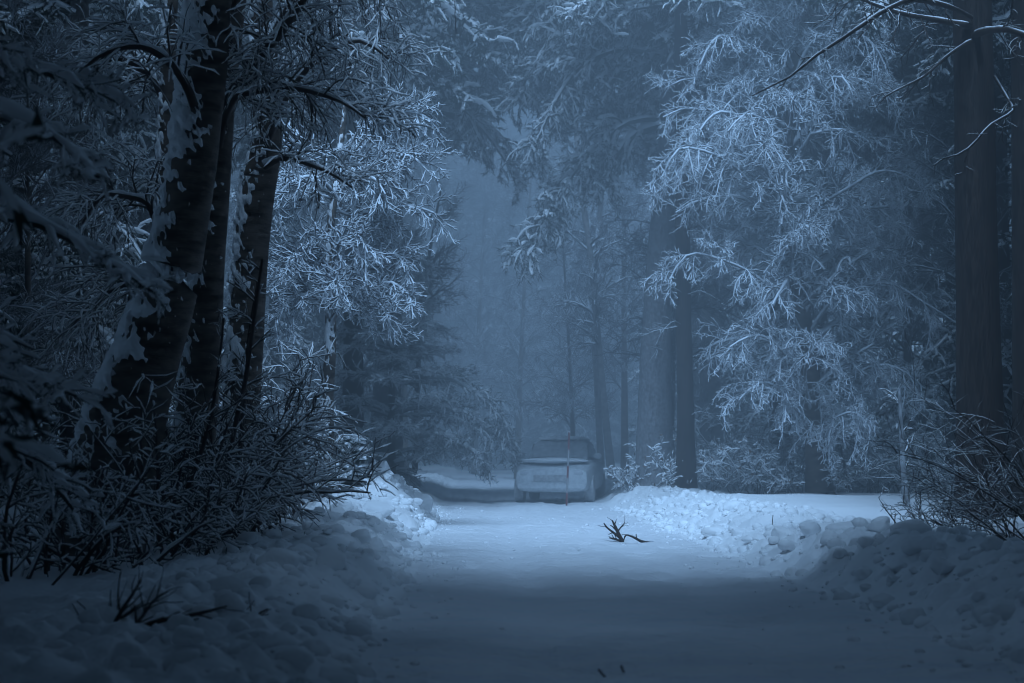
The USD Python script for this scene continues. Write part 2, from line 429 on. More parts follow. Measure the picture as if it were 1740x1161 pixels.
for px, py, d, s in ((583, 905, 24.5, .22), (640, 885, 25.2, .26), (690, 893, 25.5, .24), (640, 850, 29.5, .30), (715, 850, 31, .30), (600, 855, 29, .24), (560, 1000, 15, .14), (470, 1010, 14, .15), (500, 1065, 11.5, .12), (330, 1125, 10.0, .12), (610, 940, 20, .15)):
    p = W(px, py, d); chunk(bankL, p[0], p[1], s, int(px), 0.2)
for k in range(270):
    y = 9.5 + 30 * rng.random() ** 1.1
    chunk(bankR, 2.95 + 1.7 * rng.random() ** 1.3, y, 0.035 + 0.10 * rng.random() ** 2.4, k)
for px, py, d, s in ((1215, 912, 24.3, .19), (1400, 880, 20.5, .16), (1440, 900, 19.5, .22), (1495, 925, 18, .15), (1548, 930, 17, .19), (1330, 890, 21, .15), (1290, 905, 22, .14), (1375, 915, 20, .14), (1250, 870, 27, .18), (1180, 860, 31, .17), (1605, 985, 14, .12), (1340, 945, 19, .12), (1160, 875, 30, .17)):
    p = W(px, py, d); chunk(bankR, p[0], p[1], s, int(px), 0.2)
for bank, side in ((bankL, 0), (bankR, 1)):
    lumps = []
    for k in range(420):
        y = 8.5 + 30 * rng.random() ** 1.15
        x = (-0.55 - 1.5 * rng.random() ** 1.1) if side == 0 else (2.85 + 1.9 * rng.random() ** 1.1)
        s = 0.025 + 0.055 * rng.random() ** 1.6
        v, f, n = low[k % 6]
        a = rng.random() * 6.28; rot = np.array([[math.cos(a), -math.sin(a), 0], [math.sin(a), math.cos(a), 0], [0, 0, 1]])
        lumps.append((v @ rot.T * [s * 1.2, s, s * 0.85] + [x, y, float(ground(x, y)) + s * 0.2], f, n @ rot.T))
    tag(put('snow_lump', join(*lumps), 'snow', str(bank.GetPath())), 'small broken lumps of ploughed snow', kind='stuff')
tiny = [blob(rng, (1, 1, 1), s, 1, 0.4, 1.2) for s in range(4)]
parts = []
for k in range(1100):
    y = 8 + 32 * rng.random() ** 1.1
    q = rng.random()
    x = (-0.75 + 0.5 * rng.normal() * 0.6) if q < 0.46 else (3.05 + 0.35 * rng.normal()) if q < 0.92 else -0.4 + 3.1 * rng.random()
    if q >= 0.92 and rng.random() < 0.6:
        y = 22 + 12 * rng.random()
    s = (0.010 + 0.022 * rng.random() ** 2) * (1.0 if q < 0.92 else 0.75)
    v, f, n = tiny[k % 4]
    parts.append((v * [s * 1.3, s, s * 0.75] + [x, y, float(ground(x, y)) + s * 0.3], f, n))
tag(put('snow_crumb', join(*parts), 'snow'), 'small crumbs of ploughed snow strewn over the lane and its edges', 'snow crumbs', kind='stuff')

# ---------------------------------------------------------------- builders of trees
def S(o):
    return str(o.GetPath())

def grow_limbs(root, limbs, subs, rng, base, wood='frost_twig', limb_sides=5, sub_sides=3, snow=None, names=('limb', 'spray', 'snow_cover')):
    """Each limb a part, its twigs (and snow) its sub-parts."""
    for r in np.unique(limbs.root):
        lp = put(names[0], tubes(limbs.pick(r).shift(base), limb_sides), wood, S(root))
        if subs:
            put(names[1], join(*[tubes(s.pick(r).shift(base), sub_sides) for s in subs]), wood, S(lp))
        if snow:
            put(names[2], join(*[snow_on(s.pick(r).shift(base), rng, **snow) for s in [limbs] + list(subs)]), 'clump', S(lp))

def frosted_tree(name, label, cat, line, rng, nl, hr, L, elev, droop, n1, n2, l1, l2, rm=0.011, az=None, wood='frost_twig', group=None, bark='birch_bark', local=None, join_all=False, n3=0, snowline=True, wd=1.3):
    """A broadleaved tree white with rime: trunk, limbs, weeping sprays. line: rows x, y, z, r of the trunk."""
    base = line[0, :3] if local is None else np.asarray(local, float)
    root = thing(name, label, cat, base if local is None else (0, 0, 0), 0, group) if not isinstance(name, Usd.Prim) else name
    put('trunk', trunk_geo(line - np.array([*base, 0]), rng, 12, 0.08, 0.25, 3), bark, S(root))
    if snowline:
        put('trunk_snow', trunk_snow(line - np.array([*base, 0]), rng, (-0.3, -0.7, 0.4), 0.12, 0.015, 20, 4, 4.0, 160, (0.08, 3, 3.0)), 'clump', S(root))
    h = np.sort(rng.uniform(hr[0], hr[1], nl))
    s = h * (len(line) - 1); i = np.minimum(s.astype(int), len(line) - 2); fr = (s - i)[:, None]
    o = line[i, :3] * (1 - fr) + line[i + 1, :3] * fr
    rad = line[i, 3] * 0.5
    a = rng.uniform(0, 2 * np.pi, nl) if az is None else az(nl, rng)
    k = (h - hr[0]) / (hr[1] - hr[0])
    ln = np.interp(k, [0, 0.35, 1], [L[0], L[1], L[2]]) * rng.uniform(0.75, 1.2, nl)
    limbs = limbs_from(o, a, np.radians(rng.uniform(elev[0], elev[1], nl)), ln, np.maximum(rad, rm * 1.3), droop, rng, 8, 0.10)
    s1 = spawn(limbs, rng, n1, (0.12, 1), (25, 65), l1, 0.45, 0.6, rm, 0.75, droop * wd, 6, 0.10)
    s2 = spawn(s1, rng, n2, (0.1, 1), (30, 75), l2, 0.4, 0.8, rm * 0.85, 0.8, droop * wd * 1.3, 4, 0.11)
    subs = [s1, s2]
    if n3:
        subs.append(spawn(s2, rng, n3, (0.15, 1), (35, 75), (l2[0] * 0.4, l2[1] * 0.45), 0.3, 0.85, rm * 0.75, 0.85, droop * 1.5, 3, 0.14))
    if join_all:
        put('crown', join(*[tubes(q.shift(base), 3) for q in [limbs] + subs]), wood, S(root))
    else:
        grow_limbs(root, limbs, subs, rng, base, wood)
    return root

def conifer(root, line, rng, nb, hr, L, elev, droop, n1, n2, l1, l2, nd, base, az=None, fat=2.2, snow_r=0.03, split=True, needle='needle', bark='pine_bark', per=9, n_len=0.06, n_wd=0.012, sides=4, lump=0.55, trunk=True, lenfn=None, flare=0.2):
    """A needle tree: trunk, boughs of drooping branchlets with needles, snow pillows on them."""
    if trunk:
        put('trunk', trunk_geo(line - np.array([*base, 0]), rng, 14, 0.07, flare, 5, 4.0), bark, S(root))
    h = np.sort(rng.uniform(hr[0], hr[1], nb))
    s = h * (len(line) - 1); i = np.minimum(s.astype(int), len(line) - 2); fr = (s - i)[:, None]
    o = line[i, :3] * (1 - fr) + line[i + 1, :3] * fr
    a = (np.arange(nb) * 2.399 + rng.uniform(-0.5, 0.5, nb)) if az is None else az(nb, rng)
    k = (h - hr[0]) / (hr[1] - hr[0])
    ln = (np.interp(k, np.linspace(0, 1, len(L)), L) if lenfn is None else lenfn(k, a)) * rng.uniform(0.8, 1.15, nb)
    el = np.radians(np.interp(k, [0, 1], elev) + rng.uniform(-8, 8, nb))
    axes = limbs_from(o, a, el, ln, np.interp(k, [0, 1], [0.035, 0.018]), droop, rng, 8, 0.05, 0.3)
    b1 = spawn(axes, rng, n1, (0.18, 1), (35, 70), l1, 0.55, 0.6, 0.006, 0.5, droop * 2.2 + 0.4, 5, 0.10, planar=0.75)
    polys = [axes, b1]
    if n2:
        polys.append(spawn(b1, rng, n2, (0.2, 1), (30, 65), l2, 0.4, 0.7, 0.005, 0.5, droop * 2.5 + 0.8, 4, 0.12, planar=0.4))
    fine = polys[1:] if n2 else polys
    def dark(p):
        return join(*[needles(q, rng, per if q is not axes_l else per * 2, n_len, n_wd) for q, axes_l in p])
    if split:
        for r in range(nb):
            sub = [q.pick(r).shift(base) for q in polys]
            geo = join(*[needles(q, rng, per * (2 if j == 0 else 1), n_len, n_wd) for j, q in enumerate(sub)], tubes(sub[0], 5), tubes(sub[1], 3))
            bo = put('bough', geo, needle, S(root))
            put('snow_cover', join(*[snow_on(q, rng, fat, 0.9, snow_r * (1.25, 1.0, 0.75)[j], sides, lump, 0.85, 0.5) for j, q in enumerate(sub)]), 'clump', S(bo))
    else:
        sub = [q.shift(base) for q in polys]
        put('crown', join(*[needles(q, rng, per * (2 if j == 0 else 1), n_len, n_wd) for j, q in enumerate(sub)], tubes(sub[0], 4)), needle, S(root))
        put('snow_cover', join(*[snow_on(q, rng, fat, 0.9, snow_r * (1.25, 1.0, 0.75)[j], sides, lump, 0.85, 0.5) for j, q in enumerate(sub)]), 'clump', S(root))
    return root

def straight(h, r, lean=(0, 0), n=24, tip=0.15):
    t = np.linspace(0, 1, n)
    return np.stack([lean[0] * t ** 1.5, lean[1] * t ** 1.5, h * t, r * ((1 - t) * (1 - tip) + tip)], 1)

def gz(x, y):
    return float(ground(x, y))

# ---------------------------------------------------------------- left: the snow-plastered birches
def birch(rows, label, seed, amount, thick=0.05, toward=(-0.75, -0.35, 0.35)):
    rg = np.random.default_rng(seed)
    line = pxline(rows, 60)
    root = thing('birch_tree', label, 'birch tree', line[0, :3])
    loc = line - np.array([*line[0, :3], 0])
    put('trunk', trunk_geo(loc, rg, 22, 0.10, 0.15, seed, 3.5), 'birch_bark', S(root))
    put('trunk_snow', trunk_snow(loc, rg, toward, amount, thick, 56, seed + 3, 2.8, 330, (0.10, seed, 3.5)), 'clump', S(root))
    return root, line, rg

bA, lineA, rA = birch([(150, 985, 165, 16.5), (172, 880, 150, 16.6), (203, 750, 138, 16.8), (255, 590, 112, 17), (300, 430, 92, 17.2), (326, 290, 82, 17.3), (343, 150, 78, 17.4), (356, 0, 74, 17.4), (368, -300, 58, 17.4), (390, -900, 40, 17.3), (420, -1500, 14, 17)],
                      'thick leaning birch with snow plastered down its left side', 11, 0.30, 0.05)
bB, lineB, rB = birch([(318, 900, 82, 18.6), (330, 760, 72, 18.7), (345, 560, 62, 18.8), (354, 430, 58, 18.8), (366, 300, 52, 18.8), (378, 150, 48, 18.8), (397, 0, 42, 18.8), (425, -400, 34, 18.8), (450, -1300, 10, 18.5)],
                      'dark slim birch standing close behind the thick leaning birch', 12, 0.10, 0.035)
bD, lineD, rD = birch([(395, 880, 72, 21), (405, 760, 64, 21), (416, 600, 60, 21), (426, 450, 58, 21), (437, 330, 60, 21), (455, 230, 50, 21), (450, 100, 42, 21), (443, 0, 40, 21), (440, -500, 30, 21), (450, -1200, 8, 21)],
                      'birch with patchy snow, rightmost of the three left trunks', 13, 0.20, 0.04)
bC, lineC, rC = birch([(262, 880, 44, 21), (270, 600, 34, 21), (282, 250, 28, 21), (290, 0, 24, 21), (300, -700, 8, 21)],
                      'thin dark birch showing behind and left of the leaning birch', 14, 0.05, 0.03)

def side_limb(root, rows, rg, base, n1=16, n2=8, l1=(0.5, 1.1), l2=(0.25, 0.5), droop=1.2, rm=0.0045, n3=0, snow=True, name='limb', ang=(30, 75), sr=0.013, fat=1.25):
    ln = pxline(rows, 14)
    limb = Poly(ln[None, :, :3], ln[None, :, 3], np.zeros(1, int))
    s1 = spawn(limb, rg, n1, (0.15, 1), ang, l1, 0.35, 0.4, rm * 1.5, 0.5, droop, 8, 0.13, rmax=0.012)
    s2 = spawn(s1, rg, n2, (0.1, 1), (25, 70), l2, 0.4, 0.7, rm, 0.6, droop * 1.3, 6, 0.15, rmax=0.006)
    subs = [s1, s2]
    if n3:
        subs.append(spawn(s2, rg, n3, (0.2, 1), (25, 65), (l2[0] * 0.5, l2[1] * 0.5), 0.3, 0.8, rm * 0.8, 0.6, droop, 4, 0.2))
    grow_limbs(root, limb, subs, rg, base, 'twig', 7, 4, dict(fat=fat, lift=0.7, rmin=sr, sides=4, lump=0.45) if snow else None)

baseB, baseD, baseA, baseC = lineB[0, :3], lineD[0, :3], lineA[0, :3], lineC[0, :3]
side_limb(bB, [(380, 185, 22, 18.4), (420, 122, 18, 18.0), (470, 65, 15, 17.7), (512, 5, 12, 17.5), (560, -70, 7, 17.3)], rB, baseB, 26, 12, (0.6, 1.3), (0.25, 0.6), 1.6)
side_limb(bB, [(372, 250, 14, 18.4), (410, 160, 12, 18.1), (480, 150, 10, 17.8), (560, 165, 7, 17.6), (620, 200, 4, 17.4)], rB, baseB, 24, 12, (0.5, 1.0), (0.25, 0.5), 1.5)
side_limb(bD, [(445, 280, 14, 21), (475, 190, 12, 20.6), (530, 110, 9, 20.3), (600, 70, 7, 20), (660, 100, 4, 19.8)], rD, baseD, 24, 12, (0.6, 1.1), (0.3, 0.6), 1.5)
side_limb(bD, [(440, 300, 12, 21), (480, 270, 10, 20.6), (540, 285, 7, 20.3), (600, 320, 4, 20)], rD, baseD, 14, 8, (0.4, 0.8), (0.2, 0.5), 1.3)
side_limb(bD, [(440, 130, 14, 21), (480, 30, 12, 20.6), (540, -40, 9, 20.3), (610, -60, 7, 20), (670, -20, 4, 19.8)], rD, baseD, 26, 12, (0.7, 1.4), (0.3, 0.6), 1.6)
side_limb(bB, [(395, 20, 14, 18.6), (450, -60, 12, 18.3), (520, -100, 9, 18), (600, -80, 6, 17.8)], rB, baseB, 24, 12, (0.7, 1.4), (0.3, 0.6), 1.7)
side_limb(bA, [(330, 180, 16, 17), (290, 110, 13, 16.8), (240, 80, 10, 16.6), (180, 90, 7, 16.4), (130, 130, 4, 16.3)], rA, baseA, 16, 8, (0.5, 1.1), (0.3, 0.5), 1.5)
side_limb(bC, [(285, 220, 12, 21), (255, 130, 10, 21), (200, 100, 7, 20.7), (150, 140, 4, 20.5)], rC, baseC, 20, 11, (0.6, 1.1), (0.3, 0.6), 1.5)
side_limb(bC, [(275, 420, 12, 21), (240, 340, 9, 21), (190, 330, 7, 20.7), (140, 380, 4, 20.5)], rC, baseC, 20, 11, (0.6, 1.1), (0.3, 0.6), 1.4)
side_limb(bC, [(272, 560, 10, 21), (235, 480, 9, 21.2), (180, 500, 7, 21.3), (120, 560, 4, 21.3)], rC, baseC, 20, 11, (0.6, 1.1), (0.3, 0.6), 1.4)

# ---------------------------------------------------------------- left: the white rimed young tree
rg = np.random.default_rng(21)
ln = pxline([(557, 850, 26, 29), (556, 700, 22, 29), (562, 560, 19, 29), (560, 420, 15, 29), (575, 280, 11, 29), (590, 150, 8, 29), (600, 30, 4, 29)], 40)
rt = frosted_tree('rimed_tree', 'bright white rimed young tree on the left beside the lit snow heap', 'tree', ln, rg, 10, (0.38, 0.74), (1.1, 1.2, 0.9), (0, 35), 0.40, 11, 8, (0.5, 1.1), (0.2, 0.5), 0.0190,
             az=lambda n, r: np.where(r.random(n) < 0.62, np.radians(r.uniform(40, 165, n)), np.radians(r.uniform(165, 380, n))), n3=2)

def rimed_limb(root, base, rows, rg, n1=20, n2=8, l1=(0.3, 0.75), l2=(0.12, 0.34), r=(0.014, 0.012, 0.010), droop=0.55):
    l_ = pxline(rows, 16)
    limb = Poly(l_[None, :, :3], l_[None, :, 3], np.zeros(1, int))
    s1 = spawn(limb, rg, n1, (0.15, 1), (25, 60), l1, 0.25, 0.6, r[0], 0.75, droop, 6, 0.09, rmax=r[0] * 1.5)
    s2 = spawn(s1, rg, n2, (0.15, 1), (25, 60), l2, 0.3, 0.8, r[1], 0.8, droop, 5, 0.10)
    s3 = spawn(s2, rg, 2, (0.2, 1), (25, 60), (l2[0] * 0.5, l2[1] * 0.5), 0.3, 0.85, r[2], 0.85, droop * 0.6, 3, 0.12)
    grow_limbs(root, limb, [s1, s2, s3], rg, base, 'frost_twig')
for rows in ([(588, 250, 8, 29), (640, 205, 7, 28.7), (690, 190, 6, 28.5), (738, 208, 3, 28.4)], [(583, 310, 8, 29), (640, 272, 7, 28.6), (690, 264, 6, 28.3), (724, 288, 3, 28.2)], [(574, 400, 9, 29), (630, 358, 7, 28.6), (690, 350, 6, 28.3), (738, 362, 3, 28.2)],
             [(565, 490, 9, 29), (620, 442, 7, 28.6), (660, 430, 6, 28.3), (697, 448, 3, 28.1)], [(562, 530, 9, 29), (610, 490, 7, 28.5), (660, 480, 6, 28.1), (697, 502, 3, 27.9)], [(560, 560, 8, 29), (600, 512, 7, 28.4), (640, 514, 5, 28), (662, 550, 3, 27.8)],
             [(575, 340, 8, 29), (530, 300, 7, 28.6), (495, 310, 5, 28.3), (468, 340, 3, 28.1)], [(565, 480, 8, 29), (530, 432, 7, 28.5), (500, 440, 5, 28.2), (474, 485, 3, 28)], [(562, 550, 8, 29), (525, 500, 7, 28.5), (492, 512, 5, 28.2), (468, 565, 3, 28)],
             [(566, 470, 8, 29), (580, 410, 7, 28.2), (605, 400, 5, 27.6), (625, 430, 3, 27.2)], [(562, 540, 8, 29), (570, 480, 7, 28.2), (575, 470, 5, 27.6), (580, 500, 3, 27.2)], [(578, 350, 8, 29), (600, 300, 7, 28.4), (630, 300, 5, 27.9), (655, 330, 3, 27.6)]):
    rimed_limb(rt, ln[0, :3], rows, rg)
# small snowy spruce sapling at its foot
def sapling(px, py, d, h, rad, seed, label):
    rg = np.random.default_rng(seed)
    p = W(px, py, d); b = np.array([p[0], p[1], gz(p[0], p[1]) - 0.05])
    root = thing('spruce_sapling', label, 'sapling', b)
    l_ = straight(h, 0.025) + np.array([*b, 0])
    conifer(root, l_, rg, 26, (0.08, 0.95), (rad, rad * 0.7, rad * 0.2), (5, 40), 0.5, 8, 0, (0.12, 0.3), (0.1, 0.2), 1, b, snow_r=0.026, per=14, n_len=0.05, n_wd=0.008)
sapling(598, 840, 28.3, 0.75, 0.32, 31, 'little snow-laden spruce sapling by the white rimed tree')

# ---------------------------------------------------------------- shrubs
def shrub(name, px, py, d, label, seed, h=1.6, spread=0.8, stems=8, wood='twig', snow=True, rm=0.005, lean=(0, 0), group=None, n1=7, n2=4, cat='shrub', leaf=0, fat=1.3, snow_r=0.0105, thick=1.0):
    rg = np.random.default_rng(seed)
    p = W(px, py, d); b = np.array([p[0], p[1], gz(p[0], p[1]) - 0.06])
    root = thing(name, label, cat, b, 0, group)
    az = rg.uniform(0, 2 * np.pi, stems)
    o = b + np.stack([np.sin(az) * 0.12, np.cos(az) * 0.12, np.zeros(stems)], 1) * rg.uniform(0.3, 2.0, (stems, 1))
    tilt = rg.uniform(0.15, 1.0, stems) * spread
    d0 = norm(np.stack([np.sin(az) * tilt + lean[0], np.cos(az) * tilt + lean[1], np.ones(stems)], 1))
    stem = limbs_from(o, np.arctan2(d0[:, 0], d0[:, 1]), np.arcsin(d0[:, 2]), h * rg.uniform(0.6, 1.15, stems), thick * (0.010 + 0.012 * rg.random(stems)), 0.25, rg, 9, 0.09, 0.35)
    s1 = spawn(stem, rg, n1, (0.12, 1), (35, 75), (h * 0.25, h * 0.55), 0.5, 0.6, rm * 1.2, 0.5, 0.7, 6, 0.14)
    s2 = spawn(s1, rg, n2, (0.15, 1), (30, 70), (h * 0.09, h * 0.24), 0.4, 0.7, rm * 0.9, 0.6, 0.9, 4, 0.18)
    grow_limbs(root, stem, [s1, s2], rg, b, wood, 6, 4, dict(fat=fat, lift=0.7, rmin=snow_r, sides=4, lump=0.5) if snow else None, ('stem', 'twig_spray', 'snow_cover'))
    if leaf:
        k = rg.integers(0, len(s2.P), leaf); q = s2.P[k, rg.integers(1, 4, leaf)] - b + rg.normal(size=(leaf, 3)) * 0.02
        u, w = norm(rg.normal(size=(leaf, 3))) * 0.05, norm(rg.normal(size=(leaf, 3))) * 0.025
        v = np.stack([q - u, q + w, q + u, q - w], 1).reshape(-1, 3)
        i = np.arange(leaf)[:, None] * 4
        put('withered_leaves', (v, np.vstack([i + [0, 1, 2], i + [0, 2, 3]]), None), 'dead_leaf', S(root))
    return root

TH = 'bare snow-covered shrubs of the left thicket'
TL = 'bare dark shrub with snow along its twigs in the left thicket'
left_shrubs = [(30, 985, 13.4, 1.3), (110, 965, 14.2, 1.0), (190, 950, 14.6, 0.8), (255, 955, 15.2, 1.0), (320, 945, 15.8, 1.2), (300, 925, 17.5, 1.9), (350, 925, 17.2, 1.5), (400, 915, 18.5, 1.7),
               (405, 900, 20.5, 2.2), (450, 898, 20.5, 1.5), (450, 885, 23, 2.2), (490, 880, 23.5, 1.3), (490, 862, 27, 2.5), (530, 856, 28.2, 2.1), (430, 880, 24, 2.4), (310, 900, 20, 2.1), (230, 930, 18.5, 1.7), (120, 940, 18, 1.8)]
for k, (px, py, d, h) in enumerate(left_shrubs):
    lab = {9: 'arching snowy shrub at the left bank nearest the pale snow heap', 0: 'dark shrub at the far left edge low in the corner', 4: 'low sprawling snowy shrub in front of the leaning birch'}.get(k)
    shrub('thicket_shrub', px, py, d, lab or TL, 100 + k + (60 if k in (8, 15) else 0), h, 0.95 if px < 430 else 0.4, 8, lean=(0.18 if px < 430 else -0.22, -0.1), group=None if lab else TH, rm=0.0065)
# upright saplings in the thicket
def whip(name, rows, label, seed, n1=9, wood='twig'):
    rg = np.random.default_rng(seed)
    l_ = pxline(rows, 16)
    root = thing(name, label, 'sapling', l_[0, :3])
    st = Poly(l_[None, :, :3] - l_[0, :3], l_[None, :, 3], np.zeros(1, int))
    put('stem', tubes(st, 7), wood, S(root))
    s1 = spawn(st, rg, n1, (0.25, 1), (35, 65), (0.25, 0.7), 0.5, 0.5, 0.004, 0.5, 0.3, 6, 0.12)
    s2 = spawn(s1, rg, 4, (0.2, 1), (30, 60), (0.1, 0.25), 0.4, 0.7, 0.0035, 0.6, 0.5, 4, 0.15)
    for r in range(n1):
        pass
    put('twig_spray', join(tubes(s1, 4), tubes(s2, 3)), 'twig', S(root))
    put('snow_cover', join(snow_on(s1, rg, 1.2, 0.7, 0.009), snow_on(s2, rg, 1.2, 0.7, 0.008)), 'clump', S(root))
whip('bare_sapling', [(385, 800, 11, 18), (398, 730, 9, 18), (418, 640, 8, 18), (432, 540, 7, 18), (446, 440, 5, 18)], 'tall dark bare sapling slanting up past the patchy birch', 41)
whip('bare_sapling', [(400, 830, 9, 19), (412, 720, 8, 19), (420, 600, 6, 19), (438, 480, 4, 19)], 'dark straight sapling just left of the white rimed tree', 42)
whip('bare_sapling', [(318, 830, 8, 17.5), (360, 700, 7, 17.5), (372, 620, 5, 17.5), (380, 540, 4, 17.5)], 'thin dark sapling in front of the slim birch', 43)

# ---------------------------------------------------------------- left: the dark spruce nearest the camera
rg = np.random.default_rng(51)
b = W(-110, 1050, 11.6); b[2] = gz(b[0], b[1]) - 0.1
sp = thing('snowy_spruce', 'dark spruce with drooping snow-laden boughs at the left edge', 'spruce tree', b)
conifer(sp, straight(13, 0.13, (0.1, 0)) + np.array([*b, 0]), rg, 58, (0.04, 0.95), (1.1, 1.35, 1.4, 1.3, 1.1, .8, .4, .2), (-12, 25), 0.42, 17, 3, (0.25, 0.62), (0.12, 0.26), 1, b, snow_r=0.026, per=16, n_len=0.05, n_wd=0.007, lump=0.7, fat=2.4)

# ---------------------------------------------------------------- right: the big dark pine trunk and its dead limbs
rg = np.random.default_rng(61)
lineP = pxline([(1672, 885, 92, 26), (1669, 840, 80, 26), (1664, 650, 74, 26), (1659, 400, 70, 26), (1655, 150, 67, 26), (1652, 0, 65, 26), (1648, -700, 52, 26), (1645, -1500, 12, 26)], 60)
pine = thing('pine_tree', 'big dark pine trunk on the right in front of the clearing', 'pine tree', lineP[0, :3])
put('trunk', trunk_geo(lineP - np.array([*lineP[0, :3], 0]), rg, 28, 0.05, 0.25, 9, 6.0), 'pine_bark', S(pine))
pb = lineP[0, :3]
side_limb(pine, [(1650, 45, 12.4, 25.8), (1600, 36, 9.3, 25.4), (1540, 25, 7.4, 25), (1470, 2, 5.0, 24.6), (1400, -30, 3.1, 24.2)], rg, pb, 14, 5, (0.5, 1.1), (0.2, 0.4), 0.5, 0.006, sr=0.003, fat=0.45)
side_limb(pine, [(1655, 60, 13.6, 25.8), (1700, 50, 11.2, 25), (1760, 66, 8.7, 24.2), (1830, 90, 5.6, 23.4)], rg, pb, 12, 5, (0.4, 0.9), (0.2, 0.4), 0.5, 0.006, sr=0.003, fat=0.45)
side_limb(pine, [(1650, 30, 8.7, 25.7), (1560, 0, 8.7, 23.5), (1500, 20, 8.1, 22), (1440, 60, 6.8, 21), (1390, 92, 5.6, 20.6), (1350, 125, 4.3, 20.3), (1310, 150, 3.1, 20.1), (1278, 163, 1.9, 20)], rg, pb, 10, 4, (0.25, 0.6), (0.1, 0.25), 0.4, 0.005, ang=(20, 45), sr=0.003, fat=0.45)
side_limb(pine, [(1650, 70, 7.4, 25.7), (1610, 95, 5.6, 25.2), (1570, 130, 4.3, 25), (1530, 150, 3.1, 24.8), (1500, 166, 1.9, 24.6)], rg, pb, 10, 4, (0.25, 0.6), (0.1, 0.25), 0.4, 0.005, ang=(20, 45), sr=0.003, fat=0.45)
side_limb(pine, [(1690, 130, 6.2, 25.5), (1720, 180, 5.0, 24.5), (1680, 215, 4.3, 23.5), (1630, 262, 3.1, 22.8), (1600, 270, 1.9, 22.6)], rg, pb, 8, 4, (0.25, 0.5), (0.1, 0.25), 0.3, 0.005, ang=(20, 45), sr=0.003, fat=0.45)
up_line = lineP.copy()
conifer(pine, up_line, rg, 24, (0.50, 0.97), (2.6, 3.6, 2.0, 0.8), (8, 30), 0.18, 13, 4, (0.5, 1.0), (0.25, 0.5), 1, pb, az=lambda n, r: np.radians(r.uniform(10, 200, n)), snow_r=0.045, per=12, n_len=0.10, n_wd=0.02, trunk=False)
p = W(1745, 860, 27.5); lineQ = pxline([(1742, 880, 42, 27.5), (1738, 500, 36, 27.5), (1734, 0, 32, 27.5), (1730, -900, 16, 27.5)], 40)
q_ = thing('pine_tree', 'slender dark trunk at the right picture edge behind the big pine', 'pine tree', lineQ[0, :3])
put('trunk', trunk_geo(lineQ - np.array([*lineQ[0, :3], 0]), rg, 16, 0.05, 0.2, 10, 6.0), 'pine_bark', S(q_))
conifer(q_, lineQ, rg, 24, (0.45, 0.97), (1.6, 2.0, 0.6), (5, 30), 0.2, 10, 3, (0.4, 0.8), (0.25, 0.5), 1, lineQ[0, :3], snow_r=0.045, per=10, n_len=0.10, n_wd=0.02, trunk=False)

# sweeping twigs and brush at the foot of the big pine
BR = 'bare brush round the foot of the big right pine'
for k, (px, py, d, h, ln_, lab) in enumerate([(1640, 905, 21, 0.75, (-0.5, 0), 'bare brush leaning left in front of the big pine'), (1715, 900, 20.5, 1.3, (-0.7, -0.1), None), (1760, 900, 19, 1.6, (-0.9, 0), None),
                                              (1600, 890, 22.5, 0.5, (-0.4, 0.1), None), (1570, 890, 22.8, 0.55, (-0.6, 0), 'low tangled twigs at the clearing edge left of the big pine'), (1790, 930, 17.5, 1.7, (-0.9, 0.1), None), (1690, 925, 19, 0.7, (-0.5, 0), None), (1780, 860, 24, 2.6, (-0.8, 0), None)]):
    shrub('bare_brush', px, py, d, lab or 'bare dark brush with thin snow at the right edge', 200 + k, h, 0.7, 7, lean=ln_, group=None if lab else BR, n1=5, n2=3, snow_r=0.004, fat=0.6, rm=0.004, thick=0.55)

# ---------------------------------------------------------------- right: the great rimed birch over the clearing
rg = np.random.default_rng(71)
ln = pxline([(1392, 835, 40, 38), (1384, 720, 34, 38), (1374, 600, 30, 38), (1358, 500, 27, 38), (1342, 415, 24, 38), (1335, 300, 20, 38), (1345, 180, 16, 38.2), (1350, 50, 12, 38.4), (1350, -120, 8, 38.5), (1350, -300, 4, 38.5)], 50)
big = frosted_tree('rimed_birch', 'great rimed birch with drooping white branches above the right clearing', 'birch tree', ln, rg, 88, (0.14, 0.97), (1.7, 2.9, 1.9), (10, 60), 0.45, 14, 9, (0.55, 1.25), (0.18, 0.45), 0.0108, n3=1, wd=2.8, snowline=False)
bb = ln[0, :3]
def big_limb(rows, n1=26, n2=10):
    l_ = pxline(rows, 16)
    limb = Poly(l_[None, :, :3], l_[None, :, 3], np.zeros(1, int))
    s1 = spawn(limb, rg, n1, (0.15, 1), (35, 80), (0.5, 1.2), 0.3, 0.55, 0.0125, 0.75, 2.2, 7, 0.10)
    s2 = spawn(s1, rg, n2, (0.1, 1), (25, 70), (0.15, 0.4), 0.3, 0.75, 0.0105, 0.8, 2.2, 5, 0.11)
    s3 = spawn(s2, rg, 3, (0.2, 1), (30, 75), (0.07, 0.18), 0.3, 0.8, 0.010, 0.85, 0.6, 3, 0.14)
    grow_limbs(big, limb, [s1, s2, s3], rg, bb, 'frost_twig')
big_limb([(1342, 415, 8.7, 38), (1290, 330, 7.4, 37), (1220, 265, 5.6, 36.2), (1165, 250, 4.3, 35.8), (1125, 300, 2.5, 35.5)])
big_limb([(1342, 415, 8.7, 38), (1380, 360, 7.4, 37.4), (1440, 320, 6.2, 37), (1500, 290, 5.0, 36.8), (1560, 310, 2.5, 36.6)])
big_limb([(1336, 300, 7.4, 38), (1290, 215, 6.2, 37.2), (1230, 190, 5.0, 36.8), (1180, 240, 2.5, 36.4)])
big_limb([(1370, 590, 7.4, 38), (1320, 500, 6.2, 37.2), (1250, 450, 5.0, 36.6), (1180, 430, 4.3, 36.2), (1135, 480, 2.5, 35.9)])
big_limb([(1380, 700, 7.4, 38), (1340, 610, 6.2, 37.2), (1290, 570, 5.0, 36.6), (1240, 590, 2.5, 36.2)], 18)
